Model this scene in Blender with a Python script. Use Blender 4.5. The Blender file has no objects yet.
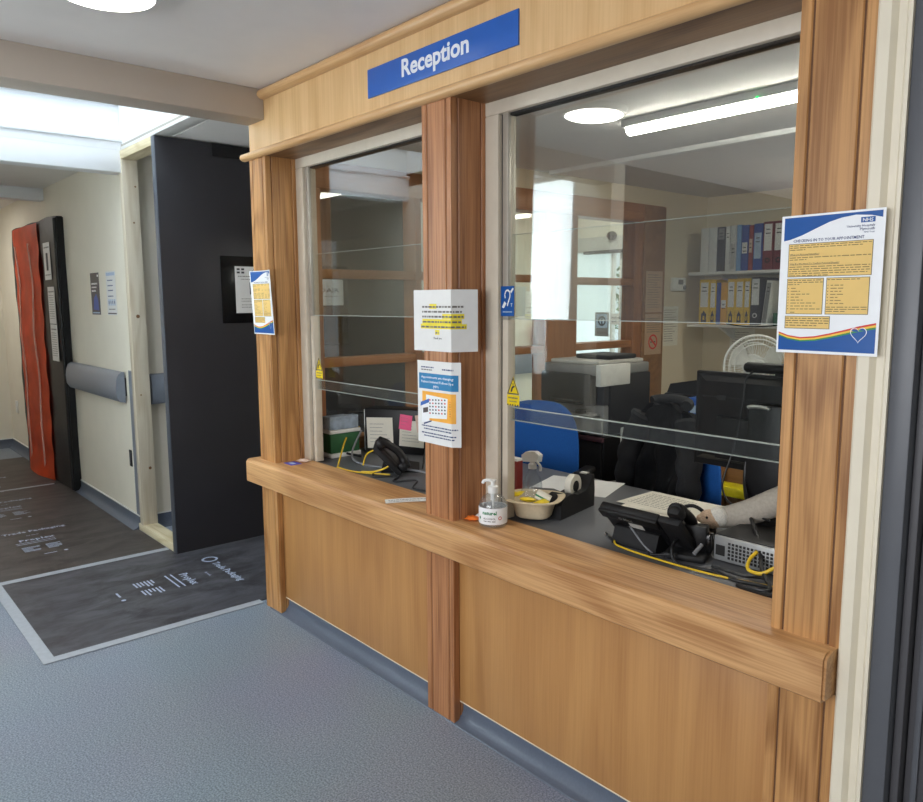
import bpy, bmesh, math, random
from mathutils import Vector, Matrix
random.seed(7)
SC = bpy.context.scene
COL = SC.collection
PI = math.pi

# ------------------------------------------------------------------ materials
MATS = {}
def srgb(r, g, b):
    f = lambda c: ((c/255)/12.92 if c/255 <= .04045 else (((c/255)+.055)/1.055)**2.4)
    return (f(r), f(g), f(b), 1)
def newmat(name):
    m = bpy.data.materials.new(name); m.use_nodes = True
    nt = m.node_tree; bs = nt.nodes['Principled BSDF']
    MATS[name] = m
    return m, nt, bs
def N(nt, t, **kw):
    n = nt.nodes.new(t)
    for k, v in kw.items():
        if k in n.inputs: n.inputs[k].default_value = v
        else: setattr(n, k, v)
    return n
def plain(name, rgb, rough=.5, metal=0, var=.06, scale=30, bump=0, spec=.5, stretch=None):
    """a procedural paint/plastic: base colour with slight noise variation and optional bump"""
    m, nt, bs = newmat(name)
    c = srgb(*rgb); L = nt.links
    tc = N(nt, 'ShaderNodeTexCoord'); no = N(nt, 'ShaderNodeTexNoise'); no.inputs['Scale'].default_value = scale
    no.inputs['Detail'].default_value = 4
    if stretch:
        mp = N(nt, 'ShaderNodeMapping'); mp.inputs['Scale'].default_value = stretch
        L.new(tc.outputs['Object'], mp.inputs['Vector']); L.new(mp.outputs['Vector'], no.inputs['Vector'])
    else: L.new(tc.outputs['Object'], no.inputs['Vector'])
    rp = N(nt, 'ShaderNodeValToRGB')
    rp.color_ramp.elements[0].position = .3; rp.color_ramp.elements[1].position = .7
    rp.color_ramp.elements[0].color = tuple(max(0, x*(1-var)) for x in c[:3])+(1,)
    rp.color_ramp.elements[1].color = tuple(min(1, x*(1+var)) for x in c[:3])+(1,)
    L.new(no.outputs['Fac'], rp.inputs['Fac']); L.new(rp.outputs['Color'], bs.inputs['Base Color'])
    bs.inputs['Roughness'].default_value = rough; bs.inputs['Metallic'].default_value = metal
    bs.inputs['Specular IOR Level'].default_value = spec
    if bump:
        b = N(nt, 'ShaderNodeBump'); b.inputs['Strength'].default_value = bump; b.inputs['Distance'].default_value = .002
        L.new(no.outputs['Fac'], b.inputs['Height']); L.new(b.outputs['Normal'], bs.inputs['Normal'])
    return m
def wood(name, light, dark, axis='z', ring=9, rs=2.2, streak=.6, rough=.42, ringamt=.45, seed=0.0):
    m, nt, bs = newmat(name); L = nt.links
    tc = N(nt, 'ShaderNodeTexCoord')
    def mapped(s, along):
        mp = N(nt, 'ShaderNodeMapping'); sc = [s, s, s]; sc['xyz'.index(axis)] = along
        mp.inputs['Scale'].default_value = sc; mp.inputs['Location'].default_value = (seed, seed*1.7, seed*.6)
        L.new(tc.outputs['Object'], mp.inputs['Vector']); return mp
    m1 = mapped(rs, rs*.16); n1 = N(nt, 'ShaderNodeTexNoise'); n1.inputs['Scale'].default_value = 2.2; n1.inputs['Detail'].default_value = 1.5
    L.new(m1.outputs[0], n1.inputs['Vector'])
    mu = N(nt, 'ShaderNodeMath', operation='MULTIPLY'); mu.inputs[1].default_value = ring*6.28; L.new(n1.outputs['Fac'], mu.inputs[0])
    si = N(nt, 'ShaderNodeMath', operation='SINE'); L.new(mu.outputs[0], si.inputs[0])
    ra = N(nt, 'ShaderNodeMapRange'); ra.inputs['From Min'].default_value = -.2; ra.inputs['From Max'].default_value = 1
    L.new(si.outputs[0], ra.inputs['Value'])
    m2 = mapped(95, 2.2); n2 = N(nt, 'ShaderNodeTexNoise'); n2.inputs['Scale'].default_value = 1.6; n2.inputs['Detail'].default_value = 5
    L.new(m2.outputs[0], n2.inputs['Vector'])
    m3 = mapped(14, .6); n3 = N(nt, 'ShaderNodeTexNoise'); n3.inputs['Scale'].default_value = 1.0
    L.new(m3.outputs[0], n3.inputs['Vector'])
    a1 = N(nt, 'ShaderNodeMath', operation='MULTIPLY'); a1.inputs[1].default_value = ringamt; L.new(ra.outputs[0], a1.inputs[0])
    s2 = N(nt, 'ShaderNodeMapRange'); s2.inputs['From Min'].default_value = .4; s2.inputs['From Max'].default_value = .75; s2.inputs['To Max'].default_value = streak
    L.new(n2.outputs['Fac'], s2.inputs['Value'])
    s3 = N(nt, 'ShaderNodeMapRange'); s3.inputs['From Min'].default_value = .35; s3.inputs['From Max'].default_value = .8; s3.inputs['To Max'].default_value = .5
    L.new(n3.outputs['Fac'], s3.inputs['Value'])
    ad = N(nt, 'ShaderNodeMath', operation='ADD'); L.new(a1.outputs[0], ad.inputs[0]); L.new(s2.outputs[0], ad.inputs[1])
    ad2 = N(nt, 'ShaderNodeMath', operation='ADD', use_clamp=True); L.new(ad.outputs[0], ad2.inputs[0]); L.new(s3.outputs[0], ad2.inputs[1])
    mx = N(nt, 'ShaderNodeMix', data_type='RGBA'); mx.inputs[6].default_value = srgb(*light); mx.inputs[7].default_value = srgb(*dark)
    L.new(ad2.outputs[0], mx.inputs[0]); L.new(mx.outputs[2], bs.inputs['Base Color'])
    bs.inputs['Roughness'].default_value = rough
    b = N(nt, 'ShaderNodeBump'); b.inputs['Strength'].default_value = .12; b.inputs['Distance'].default_value = .001
    L.new(n2.outputs['Fac'], b.inputs['Height']); L.new(b.outputs['Normal'], bs.inputs['Normal'])
    return m
def emis(name, rgb, s):
    m = bpy.data.materials.new(name); m.use_nodes = True; nt = m.node_tree; nt.nodes.clear()
    o = N(nt, 'ShaderNodeOutputMaterial'); e = N(nt, 'ShaderNodeEmission'); e.inputs[0].default_value = srgb(*rgb); e.inputs[1].default_value = s
    nt.links.new(e.outputs[0], o.inputs[0]); MATS[name] = m
def glass(name, tint=(.96, .98, .97), f0=.045, gloss_rough=0.0, haze=0.0):
    """thin sheet glass: clear transmission plus Schlick mirror reflection"""
    m = bpy.data.materials.new(name); m.use_nodes = True; nt = m.node_tree; nt.nodes.clear(); L = nt.links
    o = N(nt, 'ShaderNodeOutputMaterial'); t = N(nt, 'ShaderNodeBsdfTransparent'); t.inputs[0].default_value = tint+(1,)
    g = N(nt, 'ShaderNodeBsdfGlossy'); g.inputs['Roughness'].default_value = gloss_rough
    lw = N(nt, 'ShaderNodeLayerWeight'); lw.inputs[0].default_value = .5
    p = N(nt, 'ShaderNodeMath', operation='POWER'); p.inputs[1].default_value = 5; L.new(lw.outputs['Facing'], p.inputs[0])
    mr = N(nt, 'ShaderNodeMapRange'); mr.inputs['To Min'].default_value = f0; mr.inputs['To Max'].default_value = 1; L.new(p.outputs[0], mr.inputs['Value'])
    mx = N(nt, 'ShaderNodeMixShader'); L.new(mr.outputs[0], mx.inputs[0]); L.new(t.outputs[0], mx.inputs[1]); L.new(g.outputs[0], mx.inputs[2])
    last = mx
    if haze:
        d = N(nt, 'ShaderNodeBsdfDiffuse'); d.inputs[0].default_value = (.8, .82, .82, 1)
        m2 = N(nt, 'ShaderNodeMixShader'); m2.inputs[0].default_value = haze; L.new(mx.outputs[0], m2.inputs[1]); L.new(d.outputs[0], m2.inputs[2]); last = m2
    L.new(last.outputs[0], o.inputs[0]); MATS[name] = m

plain('white_ceiling', (232, 229, 225), .9, var=.02, scale=6)
plain('cream_wall', (232, 226, 210), .7, var=.02, scale=5)
plain('lobby_grey', (84, 84, 88), .7, var=.03, scale=5)
plain('white_paint', (236, 238, 240), .6, var=.02, scale=5)
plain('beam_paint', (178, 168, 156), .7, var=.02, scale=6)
plain('cream_trim', (222, 213, 192), .45, var=.03, scale=12)
plain('office_wall', (216, 203, 178), .8, var=.03, scale=6)
plain('grey_paint', (86, 88, 93), .4, var=.04, scale=9)
plain('dark_door', (74, 73, 76), .5, var=.06, scale=14, stretch=(20, 20, 1))
plain('skirting_grey', (92, 101, 116), .35, var=.06, scale=120)
plain('rail_grey', (124, 130, 140), .35, var=.03, scale=60)
# vinyl floor with fine speckle
m, nt, bs = newmat('vinyl_floor'); L = nt.links
tc = N(nt, 'ShaderNodeTexCoord'); n1 = N(nt, 'ShaderNodeTexNoise'); n1.inputs['Scale'].default_value = 170; n1.inputs['Detail'].default_value = 3
n2 = N(nt, 'ShaderNodeTexNoise'); n2.inputs['Scale'].default_value = 1.3
L.new(tc.outputs['Object'], n1.inputs['Vector']); L.new(tc.outputs['Object'], n2.inputs['Vector'])
r = N(nt, 'ShaderNodeValToRGB'); r.color_ramp.elements[0].position = .36; r.color_ramp.elements[1].position = .66
r.color_ramp.elements[0].color = srgb(109, 119, 134); r.color_ramp.elements[1].color = srgb(166, 177, 193)
L.new(n1.outputs['Fac'], r.inputs['Fac'])
mx = N(nt, 'ShaderNodeMix', data_type='RGBA', blend_type='MULTIPLY'); mx.inputs[0].default_value = .25
L.new(r.outputs['Color'], mx.inputs[6]); L.new(n2.outputs['Color'], mx.inputs[7]); L.new(mx.outputs[2], bs.inputs['Base Color'])
bs.inputs['Roughness'].default_value = .42
b = N(nt, 'ShaderNodeBump'); b.inputs['Strength'].default_value = .02; b.inputs['Distance'].default_value = .0005
L.new(n1.outputs['Fac'], b.inputs['Height']); L.new(b.outputs['Normal'], bs.inputs['Normal'])
# scuffed black floor protection
def sheetmat(name, lo, hi):
    m, nt, bs = newmat(name); L = nt.links
    tc = N(nt, 'ShaderNodeTexCoord'); mp = N(nt, 'ShaderNodeMapping'); mp.inputs['Scale'].default_value = (2.6, 1.2, 1); mp.inputs['Rotation'].default_value = (0, 0, .35)
    n = N(nt, 'ShaderNodeTexNoise'); n.inputs['Scale'].default_value = 3.2; n.inputs['Detail'].default_value = 9; n.inputs['Roughness'].default_value = .68; n.inputs['Distortion'].default_value = .6
    L.new(tc.outputs['Object'], mp.inputs[0]); L.new(mp.outputs[0], n.inputs['Vector'])
    r = N(nt, 'ShaderNodeValToRGB'); r.color_ramp.elements[0].position = .38; r.color_ramp.elements[1].position = .78
    r.color_ramp.elements[0].color = srgb(*lo); r.color_ramp.elements[1].color = srgb(*hi)
    L.new(n.outputs['Fac'], r.inputs['Fac']); L.new(r.outputs['Color'], bs.inputs['Base Color'])
    bs.inputs['Roughness'].default_value = .48
    b = N(nt, 'ShaderNodeBump'); b.inputs['Strength'].default_value = .25; b.inputs['Distance'].default_value = .004
    L.new(n.outputs['Fac'], b.inputs['Height']); L.new(b.outputs['Normal'], bs.inputs['Normal'])
sheetmat('protection_near', (54, 53, 58), (100, 102, 109))
sheetmat('protection_far', (54, 49, 48), (94, 88, 86))
plain('tape', (168, 174, 182), .5, var=.06, scale=40)
plain('print_white', (164, 178, 200), .6, var=.2, scale=160)
# woods
wood('oak_fascia', (218, 182, 132), (186, 144, 92), 'z', ring=5, rs=2.4, streak=.35, ringamt=.22, seed=1)
wood('oak_panel', (190, 141, 86), (156, 106, 58), 'z', ring=5, rs=1.7, streak=.3, ringamt=.25, seed=4)
wood('oak_post', (200, 150, 94), (140, 94, 50), 'z', ring=7, rs=2.6, streak=.6, ringamt=.45, seed=9)
wood('oak_post_red', (188, 132, 88), (134, 84, 49), 'z', ring=3, rs=2.6, streak=.75, ringamt=.2, seed=13)
wood('oak_counter', (212, 166, 114), (162, 114, 68), 'x', ring=6, rs=2.6, streak=.65, ringamt=.42, seed=2.3)
wood('oak_bead', (216, 178, 128), (186, 142, 94), 'x', ring=4, rs=3, streak=.5, ringamt=.2, rough=.3, seed=5)
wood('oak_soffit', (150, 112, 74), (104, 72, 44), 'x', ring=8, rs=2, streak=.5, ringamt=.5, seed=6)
wood('window_timber', (176, 120, 74), (134, 84, 48), 'y', ring=4, rs=3, streak=.5, ringamt=.2, seed=7)
wood('window_timber_upright', (172, 116, 74), (128, 80, 48), 'z', ring=4, rs=3, streak=.5, ringamt=.2, seed=8)
wood('brown_board', (150, 108, 66), (120, 82, 48), 'x', ring=5, rs=3, streak=.4, ringamt=.3, seed=3)
wood('pine', (214, 204, 184), (184, 168, 142), 'z', ring=5, rs=4, streak=.3, ringamt=.4, rough=.7, seed=11)
wood('pine_plate', (226, 214, 182), (190, 172, 132), 'x', ring=5, rs=4, streak=.3, ringamt=.4, rough=.7, seed=12)
plain('knot', (120, 86, 54), .7)
plain('groove', (96, 62, 34), .7)
# hoarding, plastics, metals
plain('hoarding_black', (44, 43, 47), .34, var=.06, scale=4)
plain('hoarding_edge_lit', (72, 77, 86), .4)  # board edge colour with the bluish skylight put into it
plain('black_film', (24, 24, 26), .45, var=.2, scale=7, bump=.9, spec=.3)
plain('orange_film', (232, 96, 50), .45, var=.14, scale=6, bump=.9)
plain('zip', (224, 178, 160), .5)
plain('aluminium', (176, 170, 158), .4, .35, var=.05, scale=30)
plain('cream_aluminium', (204, 194, 176), .45, .0, var=.04, scale=20)
plain('dark_gap', (24, 23, 22), .7)
glass('hatch_glass', (.95, .97, .96), .17)
glass('slide_glass', (.95, .97, .96), .05)
glass('sash_bar', (.86, .88, .88), .05, haze=.012)
plain('glass_edge', (168, 176, 170), .3)
glass('window_glass', (.95, .97, .96), .05)
glass('clear_plastic', (.95, .96, .97), .06, .02, haze=.06)
glass('bottle_clear', (.93, .95, .96), .08, .02, haze=.05)
m, nt, bs = newmat('frosted')
tl = N(nt, 'ShaderNodeBsdfTranslucent'); tl.inputs[0].default_value = (.9, .95, .96, 1); tn = N(nt, 'ShaderNodeTexNoise'); tn.inputs['Scale'].default_value = 3
fm = N(nt, 'ShaderNodeMixShader'); fm.inputs[0].default_value = .75; nt.links.new(bs.outputs[0], fm.inputs[1]); nt.links.new(tl.outputs[0], fm.inputs[2]); nt.links.new(fm.outputs[0], nt.nodes['Material Output'].inputs[0])
bs.inputs['Base Color'].default_value = (.85, .9, .92, 1)
plain('sign_blue', (34, 92, 178), .35, var=.02)
plain('sign_white', (226, 230, 236), .4, var=.02)
plain('paper', (226, 226, 224), .6, var=.02)
plain('paper_white', (236, 238, 240), .35, var=.02)
plain('kraft', (186, 156, 128), .6, var=.03)
plain('paper_cream', (222, 218, 204), .6, var=.03)
plain('ink', (58, 56, 62), .6)
plain('small_print', (112, 108, 104), .6)
plain('tan_print', (128, 108, 66), .6)
plain('ink_blue', (44, 60, 110), .6)
plain('nhs_blue', (0, 78, 152), .35, var=.02)
plain('tan', (226, 190, 112), .5, var=.02)
plain('tan_border', (92, 84, 66), .6)
plain('rainbow_red', (206, 52, 44), .5)
plain('rainbow_yellow', (236, 190, 60), .5)
plain('rainbow_green', (56, 140, 74), .5)
plain('highlight', (232, 214, 52), .5)
plain('band_blue', (22, 122, 176), .4)
plain('calendar_orange', (240, 172, 62), .5)
plain('photo_dark', (84, 74, 74), .5)
plain('pale_blue', (170, 190, 214), .5)
plain('poster_navy', (28, 26, 38), .35)
plain('poster_blue', (36, 74, 168), .4)
plain('warn_yellow', (232, 204, 20), .45)
plain('black_plastic', (19, 19, 21), .42, var=.1, scale=50, spec=.35)
plain('black_gloss', (15, 15, 17), .2, spec=.4)
plain('soft_black', (25, 25, 27), .6, var=.1, scale=80, spec=.3)
plain('dark_grey_plastic', (52, 53, 57), .45)
plain('mid_grey_plastic', (132, 132, 132), .45)
plain('light_grey_plastic', (196, 194, 188), .5)
plain('white_plastic', (228, 228, 224), .4)
plain('pc_metal', (170, 172, 172), .4, .5)
plain('silver', (190, 190, 186), .3, .7)
plain('desk_grey', (88, 90, 94), .45, var=.06, scale=180)
plain('cable_black', (22, 22, 24), .45)
plain('cable_yellow', (222, 184, 36), .45)
plain('cable_grey', (120, 122, 126), .5)
plain('chair_blue', (12, 84, 160), .85, var=.12, scale=220, bump=.3)
plain('jacket_cloth', (22, 22, 25), .9, var=.2, scale=160, bump=.4)
plain('pulp', (206, 190, 160), .9, var=.08, scale=60, bump=.4)
plain('yellow_packet', (240, 210, 40), .4)
plain('pink_note', (240, 92, 140), .6)
plain('peach_note', (214, 186, 168), .6)
plain('green_card', (44, 96, 58), .6)
plain('slate_marble', (150, 164, 180), .5, var=.35, scale=26)
plain('sticker_violet', (70, 74, 190), .5)
plain('orange_wrap', (238, 122, 44), .45)
plain('knit_beige', (206, 176, 148), .95, var=.2, scale=260, bump=.9)
plain('knit_white', (230, 226, 216), .95, var=.14, scale=240, bump=.9)
plain('felt_grey', (176, 168, 156), .95, var=.1, scale=120, bump=.3)
plain('binder_white', (214, 214, 212), .5)
plain('binder_black', (40, 40, 43), .5)
plain('binder_blue', (32, 66, 150), .5)
plain('binder_lightblue', (120, 160, 204), .5)
plain('binder_yellow', (234, 192, 36), .5)
plain('binder_orange', (226, 164, 44), .5)
plain('binder_red', (150, 52, 46), .5)
plain('binder_maroon', (120, 42, 52), .5)
plain('binder_green', (46, 104, 76), .5)
plain('red_paint', (200, 34, 38), .35)
plain('red_pen', (190, 30, 40), .4)
plain('yellow_plastic', (226, 210, 30), .45)
plain('maroon_reflection', (84, 52, 60), .8)  # reflection on the printer cabinet, painted as plain colour
plain('box_blue', (40, 92, 180), .5)
plain('leaf', (88, 146, 66), .6, var=.4, scale=14)
plain('paving', (176, 176, 170), .8)
plain('label_green', (40, 128, 84), .5)
plain('label_red', (200, 84, 70), .5)
plain('gel', (214, 218, 220), .3)
emis('lamp_diffuser', (255, 250, 240), 22)
emis('tube_diffuser', (255, 250, 238), 40)
emis('led_green', (20, 255, 120), 3)

# ------------------------------------------------------------------ mesh builder
class MB:
    def __init__(s): s.bm = bmesh.new(); s.mats = []
    def mi(s, m):
        if m not in s.mats: s.mats.append(m)
        return s.mats.index(m)
    def _fin(s, verts, m, M=None):
        i = s.mi(m)
        for f in {f for v in verts for f in v.link_faces}: f.material_index = i
        if M is not None: bmesh.ops.transform(s.bm, matrix=M, verts=verts)
    def box(s, x0, x1, y0, y1, z0, z1, m, bev=0, M=None, seg=2):
        r = bmesh.ops.create_cube(s.bm, size=1); v = r['verts']
        for q in v: q.co = ((x0+x1)/2+q.co.x*(x1-x0), (y0+y1)/2+q.co.y*(y1-y0), (z0+z1)/2+q.co.z*(z1-z0))
        i = s.mi(m)
        for f in {f for q in v for f in q.link_faces}: f.material_index = i
        if bev:
            es = list({e for q in v for e in q.link_edges})
            rr = bmesh.ops.bevel(s.bm, geom=es, offset=bev, segments=seg, affect='EDGES', profile=.5)
            v = list({q for f in rr['faces'] for q in f.verts} | {q for q in v if q.is_valid})
            fs = {f for q in v for f in q.link_faces}
            for f in fs: f.material_index = i
            v = list({q for f in fs for q in f.verts})
        if M is not None: bmesh.ops.transform(s.bm, matrix=M, verts=v)
        return s
    def prism(s, poly, m, fn0, fn1):
        """polygon given as 2D points; fn0/fn1 map (u,v) to the two end caps"""
        a = [s.bm.verts.new(fn0(*p)) for p in poly]; b = [s.bm.verts.new(fn1(*p)) for p in poly]; n = len(poly); i = s.mi(m)
        fs = [s.bm.faces.new(a[::-1]), s.bm.faces.new(b)]
        for k in range(n): fs.append(s.bm.faces.new((a[k], a[(k+1) % n], b[(k+1) % n], b[k])))
        for f in fs: f.material_index = i
        bmesh.ops.recalc_face_normals(s.bm, faces=fs)
        return s
    def tube(s, pts, r, m, seg=8, cap=True, closed=False):
        pts = [Vector(p) for p in pts]; n = len(pts); rings = []; i = s.mi(m); up = None
        for k, p in enumerate(pts):
            if closed: t = pts[(k+1) % n]-pts[k-1]
            else: t = pts[min(k+1, n-1)]-pts[max(k-1, 0)]
            t.normalize()
            if up is None:
                up = Vector((0, 0, 1)) if abs(t.z) < .9 else Vector((1, 0, 0))
            a = t.cross(up).normalized(); b = a.cross(t).normalized(); up = b
            rr = r[k] if isinstance(r, (list, tuple)) else r
            rings.append([s.bm.verts.new(p+a*rr*math.cos(2*PI*j/seg)+b*rr*math.sin(2*PI*j/seg)) for j in range(seg)])
        for k in range(n if closed else n-1):
            A = rings[k]; B = rings[(k+1) % n]
            for j in range(seg):
                f = s.bm.faces.new((A[j], A[(j+1) % seg], B[(j+1) % seg], B[j])); f.material_index = i
        if cap and not closed:
            s.bm.faces.new(rings[0][::-1]).material_index = i; s.bm.faces.new(rings[-1]).material_index = i
        return s
    def lathe(s, prof, m, c=(0, 0, 0), seg=28, M=None, a0=0, a1=2*PI):
        full = abs(a1-a0-2*PI) < 1e-6; n = seg if full else seg+1; i = s.mi(m); rings = []; new = []
        for rr, z in prof:
            if rr < 1e-6: ring = [s.bm.verts.new((0, 0, z))]
            else: ring = [s.bm.verts.new((rr*math.cos(a0+(a1-a0)*j/seg), rr*math.sin(a0+(a1-a0)*j/seg), z)) for j in range(n)]
            rings.append(ring); new += ring
        for A, B in zip(rings, rings[1:]):
            for j in range(seg):
                j2 = (j+1) % n
                if len(A) == 1 and len(B) == 1: continue
                if len(A) == 1: q = (A[0], B[j2], B[j])
                elif len(B) == 1: q = (A[j], A[j2], B[0])
                else: q = (A[j], A[j2], B[j2], B[j])
                s.bm.faces.new(q).material_index = i
        T = Matrix.Translation(c)
        if M is not None: T = T @ M
        bmesh.ops.transform(s.bm, matrix=T, verts=new)
        return s
    def cyl(s, p0, p1, r, m, seg=20, r1=None):
        p0 = Vector(p0); p1 = Vector(p1); d = p1-p0; h = d.length; r1 = r if r1 is None else r1
        M = d.to_track_quat('Z', 'Y').to_matrix().to_4x4()
        return s.lathe([(0, 0), (r, 0), (r1, h), (0, h)], m, p0, seg, M)
    def sphere(s, c, r, m, sc=(1, 1, 1), seg=20):
        n = seg//2
        prof = [(r*math.sin(PI*k/n), -r*math.cos(PI*k/n)) for k in range(n+1)]; prof[0] = (0, -r); prof[-1] = (0, r)
        return s.lathe(prof, m, c, seg, Matrix.Diagonal((*sc, 1)))
    def face(s, pts, m):
        f = s.bm.faces.new([s.bm.verts.new(p) for p in pts]); f.material_index = s.mi(m); return s
    def grid(s, nu, nv, fn, m, wrap=False):
        i = s.mi(m); V = [[s.bm.verts.new(fn(u/nu, v/nv)) for v in range(nv+1)] for u in range(nu+1)]
        for u in range(nu):
            for v in range(nv): s.bm.faces.new((V[u][v], V[u+1][v], V[u+1][v+1], V[u][v+1])).material_index = i
        return s
    def text(s, txt, m, o, right=(1, 0, 0), up=(0, 0, 1), h=.01, width=None, align='LEFT', res=1, bold=.012):
        """lettering with capital height h whose left baseline point is o"""
        cu = bpy.data.curves.new('t', 'FONT'); cu.body = txt; cu.resolution_u = res; cu.align_x = align; cu.size = h/.73; cu.offset = bold
        cu.offset = bold*cu.size
        ob = bpy.data.objects.new('t', cu); COL.objects.link(ob)
        bpy.context.view_layer.update()
        me = bpy.data.meshes.new_from_object(ob.evaluated_get(bpy.context.evaluated_depsgraph_get()))
        bpy.data.objects.remove(ob); bpy.data.curves.remove(cu)
        R = Vector(right); U = Vector(up); O = Vector(o); xs = [v.co.x for v in me.vertices]
        if xs:
            sx = 1; x0 = 0
            if width: sx = width/(max(xs)-min(xs)); x0 = min(xs)
            vs = [s.bm.verts.new(O+R*((v.co.x-x0)*sx)+U*v.co.y) for v in me.vertices]; i = s.mi(m)
            for p in me.polygons:
                try: s.bm.faces.new([vs[k] for k in p.vertices]).material_index = i
                except ValueError: pass
        bpy.data.meshes.remove(me)
        return s
    def move(s, fn):
        for v in s.bm.verts: v.co = fn(v.co)
        return s
    def xf(s, M): bmesh.ops.transform(s.bm, matrix=M, verts=s.bm.verts[:]); return s
    def slice(s, axis, vals):
        for q in vals:
            co = [0, 0, 0]; no = [0, 0, 0]; co[axis] = q; no[axis] = 1
            bmesh.ops.bisect_plane(s.bm, geom=s.bm.verts[:]+s.bm.edges[:]+s.bm.faces[:], plane_co=co, plane_no=no)
        return s

WM = {}
def tag(o, label=None, cat=None, group=None, kind=None):
    if label: o['label'] = label
    if cat: o['category'] = cat
    if group: o['group'] = group
    if kind: o['kind'] = kind
    return o
def mesh_obj(name, mb, parent=None, org=None, smooth=True, local=False):
    me = bpy.data.meshes.new(name)
    if parent is not None:
        if not local: mb.xf(WM[parent.name].inverted())
    elif org is not None: mb.xf(Matrix.Translation(-Vector(org)))
    mb.bm.to_mesh(me); mb.bm.free()
    for m in mb.mats: me.materials.append(MATS[m])
    if smooth:
        me.shade_smooth(); me.set_sharp_from_angle(angle=math.radians(38))
    o = bpy.data.objects.new(name, me); COL.objects.link(o)
    if parent is not None:
        o.parent = parent; WM[o.name] = WM[parent.name]
    else:
        if org is not None: o.location = org
        WM[o.name] = Matrix.Translation(org) if org is not None else Matrix.Identity(4)
    return o
def T(name, label, cat, loc=(0, 0, 0), rz=0, group=None):
    o = bpy.data.objects.new(name, None); COL.objects.link(o); o.empty_display_size = .05
    o.location = loc; o.rotation_euler = (0, 0, rz)
    WM[o.name] = Matrix.Translation(loc) @ Matrix.Rotation(rz, 4, 'Z')
    return tag(o, label, cat, group)
def P(name, mb, parent, label=None, kind=None, local=False, smooth=True):
    return tag(mesh_obj(name, mb, parent, smooth=smooth, local=local), label, kind=kind)
def TM(name, mb, label, cat, group=None, org=None, smooth=True):
    return tag(mesh_obj(name, mb, None, org, smooth), label, cat, group)
def S(name, mb, smooth=True): return tag(mesh_obj(name, mb, None, smooth=smooth), kind='structure')
def box1(*a, **k): return MB().box(*a, **k)
def spline(pts, n=10, closed=False):
    pts = [Vector(p) for p in pts]; out = []; m = len(pts)
    for i in range(m if closed else m-1):
        if closed: p0, p1, p2, p3 = pts[i-1], pts[i], pts[(i+1) % m], pts[(i+2) % m]
        else: p0, p1, p2, p3 = pts[max(i-1, 0)], pts[i], pts[i+1], pts[min(i+2, m-1)]
        for k in range(n):
            t = k/n
            out.append(.5*((2*p1)+(p2-p0)*t+(2*p0-5*p1+4*p2-p3)*t*t+(3*p1-p0-3*p2+p3)*t**3))
    if not closed: out.append(pts[-1])
    return out

# ------------------------------------------------------------------ setting
CEIL = 2.406
S('floor', box1(-9.4, 3, -4.3, 5.4, -.1, 0, 'vinyl_floor'))
S('ceiling', MB().box(-3.34, 3, -4.3, .0, CEIL, CEIL+.12, 'white_ceiling'))
S('ceiling_far', box1(-9.4, -5.13, -1.96, -.03, 2.41, 2.53, 'white_ceiling'))
S('ceiling_passage', box1(-5.06, -3.34, .06, 4.2, 2.412, 2.53, 'white_ceiling'))
S('ceiling_office', box1(-3.3, 2, .16, 3.8, 2.26, 2.38, 'white_ceiling'))
# beams and the skylight well between them
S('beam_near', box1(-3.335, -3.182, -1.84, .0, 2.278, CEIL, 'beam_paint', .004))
S('beam_middle', box1(-5.13, -5.0, -1.84, -.03, 2.28, 2.41, 'white_paint', .003))
S('beam_far', box1(-7.12, -7.0, -1.84, -.03, 2.315, 2.41, 'white_paint', .003))
w = MB().box(-5.13, -5.0, -1.84, -.03, 2.41, 2.46, 'white_paint').box(-5.16, -5.03, -1.96, -.03, 2.46, 3.3, 'white_paint')
w.box(-5.06, -4.985, -1.84, -.03, 2.46, 2.478, 'white_paint', .003).box(-5.03, -5.0, -1.84, -.03, 2.68, 2.705, 'white_paint', .003)
w.box(-5.03, -3.335, -.03, .055, 2.44, 3.3, 'white_paint').box(-3.335, -3.2, -.03, .02, 2.41, 3.3, 'white_paint').box(-5.03, -3.335, -1.96, -1.84, 2.40, 3.3, 'white_paint')
w.box(-3.335, -3.20, -1.84, -.03, CEIL, 3.3, 'white_paint')
w.box(-5.03, -3.335, -.05, -.03, 2.68, 2.705, 'white_paint', .003)
S('trim_1', w)
t = MB().box(-5.03, -3.335, -.042, .05, 2.412, 2.432, 'white_plastic', .003).box(-5.03, -3.335, -.036, .05, 2.434, 2.448, 'aluminium', .002)
S('trim_2', t)
# left corridor wall, its return into the side passage
S('wall_left', box1(-9.1, -5.07, -.03, .09, 0, 2.5, 'cream_wall'))
S('wall_passage', box1(-5.19, -5.07, .09, 4.8, 0, 2.5, 'cream_wall'))
S('wall_far', box1(-9.2, -9.0, -1.96, .09, 0, 2.5, 'cream_wall'))
S('wall_opposite', MB().box(-9.2, -4.6, -1.96, -1.84, 0, 2.5, 'cream_wall').box(-4.6, -3.52, -1.96, -1.84, 0, .95, 'cream_wall').box(-3.52, -3.2, -1.96, -1.84, 0, 2.5, 'cream_wall'))
wf = MB()
for x in (-4.6, -3.56): wf.box(x, x+.04, -1.92, -1.86, .95, 2.4, 'white_plastic', .004)
for z in (.95, 2.37): wf.box(-4.6, -3.52, -1.92, -1.86, z, z+.03, 'white_plastic', .004)
wo = S('added_window', wf)  # added unseen window; its bright pane makes the right hatch's reflection
P('added_pane', box1(-4.57, -3.55, -1.9, -1.892, .97, 2.38, 'frosted'), wo)
S('wall_lobby_side', box1(-3.3, -3.2, -4.3, -1.96, 0, 2.5, 'lobby_grey'))
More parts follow.
